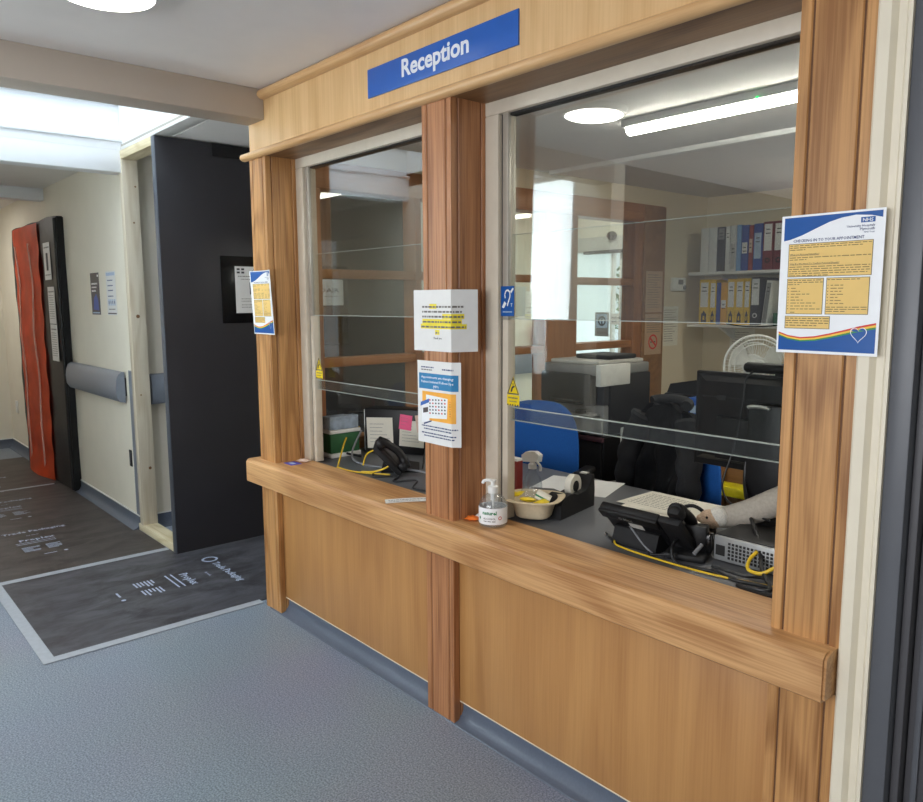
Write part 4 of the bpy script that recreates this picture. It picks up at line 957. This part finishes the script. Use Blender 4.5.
cable('black cable bunch below the grey computer', [(-1.1, .27, D+.006), (-1.0, .25, D+.012), (-.95, .28, D+.008), (-.9, .2, D+.01), (-.98, .19, D+.006), (-.9, .18, D+.005), (-.8, .25, D+.01)], 'cable_black', .005)
cable('thin black webcam lead hanging down the monitor back', [(-1.2, .66, 1.262), (-1.225, .645, 1.23), (-1.23, .64, 1.15), (-1.25, .64, 1.02), (-1.27, .62, .92), (-1.265, .6, .87), (-1.2, .55, .84), (-1.05, .5, .83)], 'cable_black', .003)
cable('thick black monitor lead dropping behind the stand', [(-1.2, .62, .97), (-1.19, .6, .9), (-1.13, .52, .84), (-1.02, .38, .8), (-.97, .3, D+.03), (-.93, .26, D+.006)], 'cable_black', .006)
cable('black phone lead lying beside the headset base', [(-1.5, .3, D+.005), (-1.42, .25, D+.005), (-1.33, .28, D+.01), (-1.28, .23, D+.005), (-1.2, .25, D+.02)], 'cable_black', .004)

# ------------------------------------------------------------------ office furniture
def office_chair(loc, rz, label, bw=.44, bh=.5, zc=.72):
    c = T('office_chair', label, 'office chair', loc, rz)
    def back(u, v):
        a = u*2*PI; e = 3.0; k = (abs(math.cos(a))**e+abs(math.sin(a))**e)**(-1/e)
        f = math.sin(v*PI)**.35; x = k*math.cos(a)*bw/2*f; z = k*math.sin(a)*bh/2*f
        return (x, .05*(1-2*v)/2*1.3-.04*(x/bw*2)**2-.02, zc+z*(1-.06*(1 if z > 0 else -1)*0))
    g = MB().grid(40, 12, back, 'chair_blue'); bmesh.ops.remove_doubles(g.bm, verts=g.bm.verts[:], dist=1e-4); bmesh.ops.recalc_face_normals(g.bm, faces=g.bm.faces[:])
    P('backrest', g, c, local=True)
    P('seat', MB().box(-.24, .24, -.5, -.03, .43, .51, 'chair_blue', .035, seg=3), c, local=True)
    P('back_bar', MB().tube(spline([(0, -.2, .42), (0, .02, .42), (0, .05, .5), (0, .03, .7)], 5), .02, 'black_plastic', 10), c, local=True)
    P('gas_column', MB().cyl((0, -.26, .08), (0, -.26, .43), .025, 'black_plastic'), c, local=True)
    for k in range(5):
        a = 2*PI*k/5; leg = P('base_arm', MB().tube([(0, -.26, .11), (.28*math.cos(a), -.26+.28*math.sin(a), .075)], [.025, .015], 'black_plastic', 8), c, local=True)
        P('castor', MB().sphere((.28*math.cos(a), -.26+.28*math.sin(a), .034), .033, 'black_plastic', (1, 1, 1), 12), leg, local=True)
    for q in (-1, 1): P('armrest', MB().tube(spline([(.2*q, -.2, .44), (.29*q, -.2, .46), (.3*q, -.2, .64)], 4), .012, 'black_plastic', 8).box(.3*q-.03, .3*q+.03, -.32, -.08, .64, .665, 'black_plastic', .01), c, local=True)
    return c
office_chair((-2.7, 1.28, 0), .35, 'blue office chair beside the printer facing away', .46, .56, .69)
office_chair((-1.77, 1.22, 0), -.2, 'blue office chair covered by a black jacket', .44, .5, .68)
# jacket over the second chair: body, collar, hanging sleeves
jk = T('jacket', 'black jacket draped over the back of a blue office chair', 'jacket', (-1.8, 1.2, 0), -.2)
def cloth(u, v):
    # v 0 top .. 1 hem ; u across the back
    x = .035+(u-.5)*(.22+.2*min(1, v*1.9)**.7); sag = .05*(abs(u-.5)*2)**2*(1-v)
    z = 1.045-.5*v-sag-(.05 if abs(u-.5) > .38 else 0)*(1-v)
    y = -.085-.03*math.sin(v*2.2)-.018*math.sin(u*23+v*4)*min(1, v*2)-.01*math.sin(u*11-v*9)-.012*math.sin(v*14+u*6)
    return (x-.06, y, z)
g = MB().grid(40, 36, cloth, 'jacket_cloth'); bmesh.ops.solidify(g.bm, geom=g.bm.faces[:], thickness=.012)
P('back_panel', g, jk, local=True)
g = MB().grid(30, 14, lambda u, v: ((u-.5)*.34-.03, -.085+.2*v, 1.045-.05*(abs(u-.5)*2)**2-.22*v**2-.012*math.sin(u*19)), 'jacket_cloth'); bmesh.ops.solidify(g.bm, geom=g.bm.faces[:], thickness=.012)
P('shoulder_fold', g, jk, local=True)
cl = [(-.03+.1*math.cos(PI*k/10), -.06+.05*math.sin(PI*k/10)*1.0, 1.045+.012*math.sin(PI*k/10)) for k in range(11)]
P('collar', MB().tube(cl, .024, 'jacket_cloth', 10), jk, local=True)
for q in (-1, 1):
    p = spline([(-.03+.13*q, -.07, .985), (-.03+.17*q, -.11, .85), (-.03+.19*q, -.125, .68), (-.03+.18*q, -.12, .53)], 6)
    P('sleeve', MB().tube(p, [.058-.001*k+.006*math.sin(k*1.9) for k in range(len(p))], 'jacket_cloth', 14), jk, local=True)
# printer on its cabinet
cbn = T('printer_cabinet', 'black low cabinet under the large grey printer', 'cabinet', (-2.71, 1.73, 0))
P('carcass', box1(-2.93, -2.5, 1.55, 1.96, .0, .76, 'black_plastic', .004), cbn); P('door', MB().box(-2.92, -2.72, 1.535, 1.55, .03, .73, 'soft_black', .004), cbn); P('door', MB().box(-2.71, -2.51, 1.535, 1.55, .03, .73, 'soft_black', .004), cbn); P('reflection_strip', box1(-2.93, -2.5, 1.533, 1.55, .735, .76, 'maroon_reflection', .002), cbn)  # the maroon strip is a reflection, painted on as colour
pr = T('printer', 'large grey and black office printer behind the blue chair', 'printer', (-2.71, 1.72, .76))
P('body', MB().box(-2.9, -2.515, 1.56, 1.94, .76, .93, 'mid_grey_plastic', .012).box(-2.9, -2.515, 1.56, 1.94, .93, 1.09, 'dark_grey_plastic', .006), pr)
P('side_cover', MB().box(-2.525, -2.5, 1.6, 1.95, .77, 1.09, 'soft_black', .006), pr, 'black side cover')
P('front_cover', MB().box(-2.92, -2.56, 1.5, 1.57, .925, 1.1, 'black_plastic', .016), pr); P('output_slot', MB().box(-2.84, -2.6, 1.495, 1.51, .935, .955, 'black_gloss', .003), pr)
P('scanner', MB().box(-2.9, -2.51, 1.51, 1.95, 1.09, 1.145, 'mid_grey_plastic', .008), pr); P('scanner_side', MB().box(-2.53, -2.495, 1.505, 1.76, 1.035, 1.148, 'white_plastic', .005), pr, 'white side panel')
P('lid', MB().box(-2.88, -2.54, 1.54, 1.94, 1.145, 1.165, 'light_grey_plastic', .008), pr); P('document_feeder', MB().box(-2.8, -2.56, 1.66, 1.9, 1.165, 1.19, 'soft_black', .008), pr); P('paper_drawer', MB().box(-2.89, -2.52, 1.55, 1.57, .775, .86, 'light_grey_plastic', .006), pr)
P('dial', MB().cyl((-2.62, 1.5, .885), (-2.62, 1.5, .905), .03, 'black_plastic').box(-2.72, -2.54, 1.46, 1.57, .87, .886, 'mid_grey_plastic', .004), pr)
p2 = T('printer', 'low black printer with folded trays right of the grey printer', 'printer', (-2.36, 2.3, .74))
P('body', MB().box(-2.46, -2.1, 2.02, 2.4, .742, .97, 'soft_black', .012), p2); P('paper_tray', MB().prism([(0, 0), (.34, 0), (.2, .085), (.02, .05)], 'soft_black', lambda u, v: (-2.45+u, 2.04, .97+v), lambda u, v: (-2.45+u, 2.3, .97+v)), p2); P('output_tray', MB().box(-2.45, -2.12, 1.99, 2.03, .85, .862, 'dark_grey_plastic', .003), p2)
P('control_panel', MB().box(-2.42, -2.2, 2.005, 2.03, .91, .96, 'black_gloss', .004), p2)
TM('paper_box', MB().box(-2.235, -2.165, 1.92, 1.99, .742, .87, 'poster_navy', .002).box(-2.235, -2.165, 1.92, 1.99, .87, .97, 'box_blue', .002).box(-2.222, -2.19, 1.918, 1.921, .89, .93, 'pale_blue'), 'small blue box standing beside the low black printer', 'box', org=(-2.2, 1.95, .742))
sd = T('sideboard', 'brown wooden sideboard along the office under the fan', 'sideboard', (-1.7, 2.2, 0))
P('carcass', box1(-2.48, -1.0, 1.9, 2.45, .0, .715, 'brown_board', .004), sd); P('worktop', box1(-2.485, -.99, 1.88, 2.46, .715, .742, 'desk_grey', .003), sd)
for k in range(3): d_ = P('door', box1(-2.46+.49*k, -1.99+.49*k, 1.885, 1.9, .04, .69, 'brown_board', .003), sd); P('handle', MB().box(-2.06+.49*k, -2.045+.49*k, 1.87, 1.886, .5, .62, 'silver', .002), d_)
TM('yellow_folder', box1(-2.03, -1.8, 1.78, 1.884, .515, .565, 'yellow_plastic', .006), 'bright yellow folder tray in front of the brown sideboard', 'folder', org=(-1.9, 1.85, .515))
fc = T('drawer_unit', 'pale grey drawer unit with a small label left of the jacket', 'drawer unit', (-2.3, 1.55, 0))
P('carcass', box1(-2.36, -2.14, 1.5, 1.86, 0, .84, 'light_grey_plastic', .004), fc)
for k in range(3): P('drawer', box1(-2.35, -2.15, 1.49, 1.5, .04+.265*k, .29+.265*k, 'light_grey_plastic', .003), fc)
P('paper_label', box1(-2.29, -2.225, 1.486, 1.491, .735, .815, 'paper'), fc)
# fan
fx, fy, fz, fr_ = -1.93, 2.04, 1.15, .155
fd = Vector((.62, -.75, 0)).normalized(); FM = Matrix.Translation((fx, fy, fz)) @ fd.to_track_quat('Z', 'Y').to_matrix().to_4x4()
fn = T('desk_fan', 'white desk fan with wire guard standing behind the monitor', 'fan', (fx, fy, .742))
g = MB()
for zz, R_ in ((0, fr_), (.045, fr_*.72), (-.045, fr_*.75), (.058, fr_*.3), (.03, fr_*.88)):
    g.tube([(R_*math.cos(2*PI*k/40), R_*math.sin(2*PI*k/40), zz) for k in range(40)], .0028 if R_ < fr_ else .006, 'white_plastic', 6, closed=True)
for k in range(60):
    a = 2*PI*k/60; ca2, sa2 = math.cos(a), math.sin(a)
    g.tube([(.04*ca2, .04*sa2, .06), (.08*ca2, .08*sa2, .056), (.125*ca2, .125*sa2, .036), (fr_*ca2, fr_*sa2, 0)], .0011, 'white_plastic', 4, cap=False)
    if k % 2 == 0: g.tube([(.05*ca2, .05*sa2, -.058), (.125*ca2, .125*sa2, -.042), (fr_*ca2, fr_*sa2, 0)], .0011, 'white_plastic', 4, cap=False)
g.xf(FM); P('wire_guard', g, fn)
P('badge', MB().lathe([(0, .066), (.032, .064), (.038, .058), (0, .056)], 'white_plastic', (0, 0, 0), 28).xf(FM), fn)
for k in range(3):
    a = 2*PI*k/3+.5
    def bl(u, v, a=a):
        r_ = .026+.112*v; wdt = (.35+.75*math.sin(min(1, v*1.1)*PI*.62))*.62; th = a+(u-.5)*wdt*1.5
        rr_ = r_*(1-.12*(2*u-1)**2*v); return (rr_*math.cos(th), rr_*math.sin(th), .028*(u-.5)*1.4)
    m_ = MB().grid(10, 10, bl, 'white_plastic'); bmesh.ops.solidify(m_.bm, geom=m_.bm.faces[:], thickness=.003); m_.xf(FM); P('blade', m_, fn)
P('hub', MB().lathe([(0, -.02), (.035, -.02), (.035, .02), (.02, .03), (0, .032)], 'white_plastic', seg=24).xf(FM), fn)
P('motor', MB().lathe([(0, -.06), (.05, -.06), (.055, -.08), (.045, -.14), (0, -.15)], 'white_plastic', seg=24).xf(FM), fn)
bp = FM @ Vector((0, 0, -.1))
P('pole', MB().cyl((bp.x, bp.y, .76), (bp.x, bp.y, fz), .016, 'white_plastic'), fn); P('base', MB().lathe([(0, 0), (.12, 0), (.12, .012), (.04, .03), (0, .032)], 'white_plastic', (bp.x, bp.y, .742), 32), fn)
# thermostat, notices near it
th = T('thermostat', 'white thermostat on the office wall left of the shelves', 'thermostat', (-3.25, 3.32, 1.6))
P('housing', box1(-3.25, -3.222, 3.235, 3.4, 1.553, 1.65, 'white_plastic', .006), th); P('display', box1(-3.224, -3.219, 3.3, 3.36, 1.6, 1.635, 'mid_grey_plastic', .001), th); P('dial', MB().cyl((-3.222, 3.375, 1.58), (-3.21, 3.375, 1.58), .014, 'mid_grey_plastic', 16), th)
s = Sheet(.2, .29, 91, 'kraft')
for k in range(7): s.words(.1, .9, .88-.055*k, .02, 'ink', 1)
s.pr.lathe([(.042, 0), (.054, 0)], 'rainbow_red', (.1, .09, s.z(2)), 28); s.poly([(.32, .38), (.36, .42), (.7, .23), (.66, .19)], 'rainbow_red', 2); s.rect(.35, .65, .295, .32, 'ink', 1)
s.build('no_smoking_notice', 'paper no smoking notice with red ring beside the office door', 'notice', on_x(2.89, 1.1, -3.217))
s = Sheet(.2, .29, 92, 'kraft')
for k in range(14): s.words(.1, .9, .9-.06*k, .018, 'ink', 1, s.r.uniform(.6, 1))
s.build('typed_notice', 'typed brownish notice pinned above the no smoking notice', 'notice', on_x(2.89, 1.4, -3.217))
for k in range(2):
    s = Sheet(.2, .29, 93+k, 'paper_cream')
    for q in range(14): s.words(.1, .9, .9-.06*q, .018, 'ink', 1, s.r.uniform(.6, 1))
    s.build('typed_notice', ('cream typed notice on the wall just below the thermostat', 'typed cream sheet under the lower shelf beside the fan')[k], 'notice', on_x(3.15, 1.15, -3.249) if k == 0 else on_y(-3.02, .98, 3.699))

# shelves and binders
Z1, Z2, SY = 1.31, 1.688, 3.42
for z, lab in ((Z1, 'lower white wall shelf holding yellow lever arch binders'), (Z2, 'upper white wall shelf holding white and maroon binders')):
    sh = T('wall_shelf', lab, 'shelf', (-2.6, 3.6, z)); P('board', box1(-3.2, -2.0, SY-.03, 3.7, z-.022, z, 'white_plastic', .003), sh)
    for x in (-3.0, -2.2): P('bracket', MB().prism([(0, 0), (.22, 0), (0, -.1)], 'white_plastic', lambda u, v, x=x, z=z: (x, 3.7-u, z-.022+v), lambda u, v, x=x, z=z: (x+.02, 3.7-u, z-.022+v)), sh)
def UX(u): return -3.135+(u-110)*.00136
def binder(u0, u1, z, h, mat, label, lm=None, lv=(.4, .95), ring=True, lean=0, grp='', depth=.26, arch=False):
    x0, x1 = UX(u0)+.001, UX(u1)-.001; o = T('lever_arch_binder', label, 'binder', ((x0+x1)/2, SY+.13, z), 0, grp); w = x1-x0
    M = Matrix.Translation((x0, 0, z)) @ Matrix.Rotation(lean, 4, 'Y') @ Matrix.Translation((-x0, 0, -z))
    P('cover', MB().box(x0, x1, SY, SY+depth, z, z+h, mat, min(.003, w*.2), M=M), o)
    if lm: P('spine_label', MB().box(x0+w*.12, x1-w*.12, SY-.001, SY, z+h*lv[0], z+h*lv[1], lm, M=M).box(x0+w*.3, x1-w*.3, SY-.0014, SY, z+h*(lv[1]-.12), z+h*(lv[1]-.1), 'ink', M=M).box(x0+w*.25, x1-w*.25, SY-.0014, SY, z+h*(lv[1]-.2), z+h*(lv[1]-.18), 'ink', M=M), o)
    if ring:
        c = Vector(((x0+x1)/2, SY, z+h*.2)); RX = Matrix.Rotation(PI/2, 4, 'X')
        P('finger_ring', MB().lathe([(w*.13, 0), (w*.2, .002), (w*.26, 0)], 'black_plastic' if mat != 'binder_black' else 'silver', c, 18, RX), o)
        if arch: P('thumb_mark', MB().prism([(-w*.28, -.045), (w*.28, -.045), (w*.2, .01), (0, .04), (-w*.2, .01)], 'binder_black', lambda a, b_: c+Vector((a, -.001, b_-.005)), lambda a, b_: c+Vector((a, 0, b_-.005))).prism([(-w*.1, -.035), (w*.1, -.035), (w*.08, -.005), (-w*.08, -.005)], 'binder_yellow', lambda a, b_: c+Vector((a, -.0016, b_)), lambda a, b_: c+Vector((a, -.0005, b_))), o)
G1, G2 = 'binders on the upper shelf', 'binders on the lower shelf'
for a in ((118, 167, .315, 'binder_white', 'white binder at the left end of the upper shelf', None), (168, 214, .315, 'binder_white', 'white binder second from left on the upper shelf', None), (216, 262, .315, 'binder_black', 'black binder with grey top label on the upper shelf', 'mid_grey_plastic', (.72, .97)), (264, 290, .315, 'binder_white', 'thin pale binder right of the black upper shelf binder', 'paper'), (292, 325, .318, 'binder_white', 'white binder with shiny strip left of light blue binder', 'silver', (.05, .6)), (327, 352, .32, 'binder_lightblue', 'thin light blue binder on the upper shelf', None), (354, 392, .315, 'binder_blue', 'blue binder with low white label on upper shelf', 'paper', (.38, .62)), (394, 417, .31, 'binder_red', 'thin brick red binder between two blue binders', 'peach_note', (.4, .7)), (419, 468, .318, 'binder_blue', 'wide blue binder left of the maroon pair', 'pale_blue', (.25, .8)), (470, 524, .325, 'binder_maroon', 'maroon binder with tall white label, left one of the pair', 'paper', (.4, .95)), (526, 582, .325, 'binder_maroon', 'maroon binder with tall white label, right one of the pair', 'paper', (.4, .95)), (586, 640, .32, 'binder_red', 'brick red binder beyond the maroon pair behind oak post', 'paper', (.4, .9))):
    binder(a[0], a[1], Z2, a[2], a[3], a[4], a[5], a[6] if len(a) > 6 else (.4, .95), a[3] in ('binder_maroon',), 0, G1)
for a in ((120, 182, .325, 'binder_yellow', 'yellow binder at the left end of the lower shelf', True), (184, 221, .32, 'binder_yellow', 'yellow binder second from left beside the slim blue one', True), (285, 331, .325, 'binder_yellow', 'yellow binder left of the middle of three yellow binders', True), (333, 379, .325, 'binder_yellow', 'middle yellow binder of the three on the lower shelf', True), (381, 414, .325, 'binder_yellow', 'yellow binder touching the black lower shelf binder', True)):
    binder(a[0], a[1], Z1, a[2], a[3], a[4], 'paper', (.38, .93), True, 0, G2, arch=True)
binder(223, 245, Z1, .3, 'binder_blue', 'slim blue binder between yellow binders on lower shelf', None, ring=False, grp=G2)
binder(248, 284, Z1, .3, 'binder_orange', 'orange yellow box binder with small label on lower shelf', 'paper', (.4, .58), False, 0, G2)
binder(416, 470, Z1, .33, 'binder_black', 'black binder with tall white label on the lower shelf', 'paper', (.42, .97), True, 0, G2)
binder(478, 508, Z1, .31, 'binder_white', 'white binder leaning right on the lower shelf', 'mid_grey_plastic', (.05, .95), False, .1, G2)
TM('box_file', box1(UX(512)+.03, UX(590), SY+.02, SY+.2, Z1, Z1+.085, 'binder_green', .004), 'low green box file on the right of the lower shelf', 'box file', org=(UX(540), SY+.1, Z1))
cable('black lead drooping over the front of the lower shelf', [(UX(300), SY-.03, Z1+.006), (UX(360), SY-.036, Z1-.004), (UX(430), SY-.034, Z1-.01), (UX(520), SY-.036, Z1-.006), (UX(590), SY-.03, Z1+.004)], 'cable_black', .004)
# passage things
fe = T('fire_extinguisher', 'red fire extinguisher on the passage wall seen through office window', 'fire extinguisher', (-5.0, 3.7, 1.04))
P('cylinder', MB().lathe([(0, 0), (.05, 0), (.055, .01), (.055, .2), (.03, .235), (.015, .25), (0, .25)], 'red_paint', (-5.0, 3.7, 1.0), 24), fe); P('valve', MB().cyl((-5.0, 3.7, 1.24), (-5.0, 3.7, 1.28), .014, 'silver').box(-5.01, -4.99, 3.64, 3.74, 1.28, 1.295, 'black_plastic', .003), fe); P('label', MB().lathe([(.0556, .06), (.0558, .06), (.0558, .14), (.0556, .14)], 'paper', (-5.0, 3.7, 1.0), 16, a0=-PI/2-.9, a1=-PI/2+1.6), fe); P('bracket', MB().box(-5.07, -5.0, 3.68, 3.72, 1.1, 1.13, 'silver'), fe); P('hose', MB().tube(spline([(-5.0, 3.69, 1.26), (-4.96, 3.64, 1.24), (-4.94, 3.64, 1.12), (-4.945, 3.66, 1.05)], 5), .008, 'black_plastic', 8), fe)
s = Sheet(.16, .22, 95, 'mid_grey_plastic'); s.rect(.1, .9, .35, .93, 'pale_blue', 1); s.pr.lathe([(.03, 0), (.045, 0)], 'dark_grey_plastic', (.08, .14, s.z(2)), 20); s.rect(.45, .55, .5, .75, 'dark_grey_plastic', 2); s.words(.15, .85, .12, .07, 'ink', 1)
s.build('door_sign', 'grey information sign stuck on the frosted entrance glass', 'sign', on_y(-4.53, 1.16, 3.957))
s = Sheet(.2, .1, 96, 'paper'); s.text('Automatic', 'ink', .1, .55, .22, .75); s.text('door', 'ink', .1, .2, .22)
s.build('automatic_door_label', 'white automatic door label on the entrance frame', 'label', on_y(-4.345, 1.27, 3.938))

# ------------------------------------------------------------------ lights and world
def area(name, loc, rot, sx, sy, power, col=(1, 1, 1), shape='RECTANGLE'):
    l = bpy.data.lights.new(name, 'AREA'); l.shape = shape; l.size = sx; l.size_y = sy; l.energy = power; l.color = col
    o = bpy.data.objects.new(name, l); COL.objects.link(o); o.location = loc; o.rotation_euler = rot; return o
area('skylight_daylight', (-4.17, -.93, 3.32), (0, 0, 0), 1.62, 1.78, 17, (.74, .87, 1.0))
area('lobby_fill', (-.8, -4.35, 1.5), (PI/2, 0, 0), 2.9, 1.35, 95, (.96, .97, 1.0))  # added fill from behind the camera; no such window is in view
area('entrance_daylight', (-4.3, 5.0, 1.3), (PI/2, 0, PI), 1.4, 2.2, 26, (.97, 1.0, 1.0))
area('added_window_light', (-4.06, -2.02, 1.67), (PI/2, 0, 0), 1.0, 1.4, 46, (.97, .99, 1.0))  # back-lights the added window and fills the corridor
area('lobby_overhead_fill', (-.2, -2.6, 2.37), (0, 0, 0), .28, .28, 5, (1, .98, .93), 'DISK')  # added overhead fill for the unseen lobby, without a fitting
area('passage_fill', (-4.0, 3.2, 2.38), (0, 0, 0), .6, .6, 14, (1, .97, .9))  # added fill that brightens the passage beyond the office windows
area('far_corridor_fill', (-8.1, -.9, 2.39), (0, 0, 0), .3, .3, 11, (1, .97, .92), 'DISK')  # added fill that lifts the left corridor wall
wd = bpy.data.worlds.new('World'); SC.world = wd; wd.use_nodes = True; nt = wd.node_tree
bg = nt.nodes['Background']; bg.inputs[0].default_value = (.86, .94, 1, 1); bg.inputs[1].default_value = 1.3

# ------------------------------------------------------------------ camera
yaw, pitch, roll, f = .715094, .12971, .005028, 758.859
fw = Vector((-math.cos(yaw)*math.cos(pitch), math.sin(yaw)*math.cos(pitch), -math.sin(pitch)))
rt = fw.cross(Vector((0, 0, 1))).normalized(); dn = fw.cross(rt)
c_, s_ = math.cos(roll), math.sin(roll)
rt2 = rt*c_+dn*s_; dn2 = dn*c_-rt*s_
cam = bpy.data.cameras.new('camera'); co = bpy.data.objects.new('camera', cam); COL.objects.link(co)
M = Matrix((rt2, -dn2, -fw)).transposed().to_4x4(); M.translation = (0, -1.62356, 1.48)
co.matrix_world = M
cam.sensor_fit = 'HORIZONTAL'; cam.sensor_width = 36; cam.lens = f*36/923; cam.clip_start = .02; cam.clip_end = 100
SC.camera = co
SC.view_settings.view_transform = 'Standard'; SC.view_settings.look = 'None'; SC.view_settings.gamma = 1; SC.view_settings.exposure = .08
SC.view_settings.use_curve_mapping = False
SC.cycles.max_bounces = 10; SC.cycles.diffuse_bounces = 5; SC.cycles.glossy_bounces = 5; SC.cycles.transparent_max_bounces = 24; SC.cycles.transmission_bounces = 8
SC.cycles.sample_clamp_indirect = 6
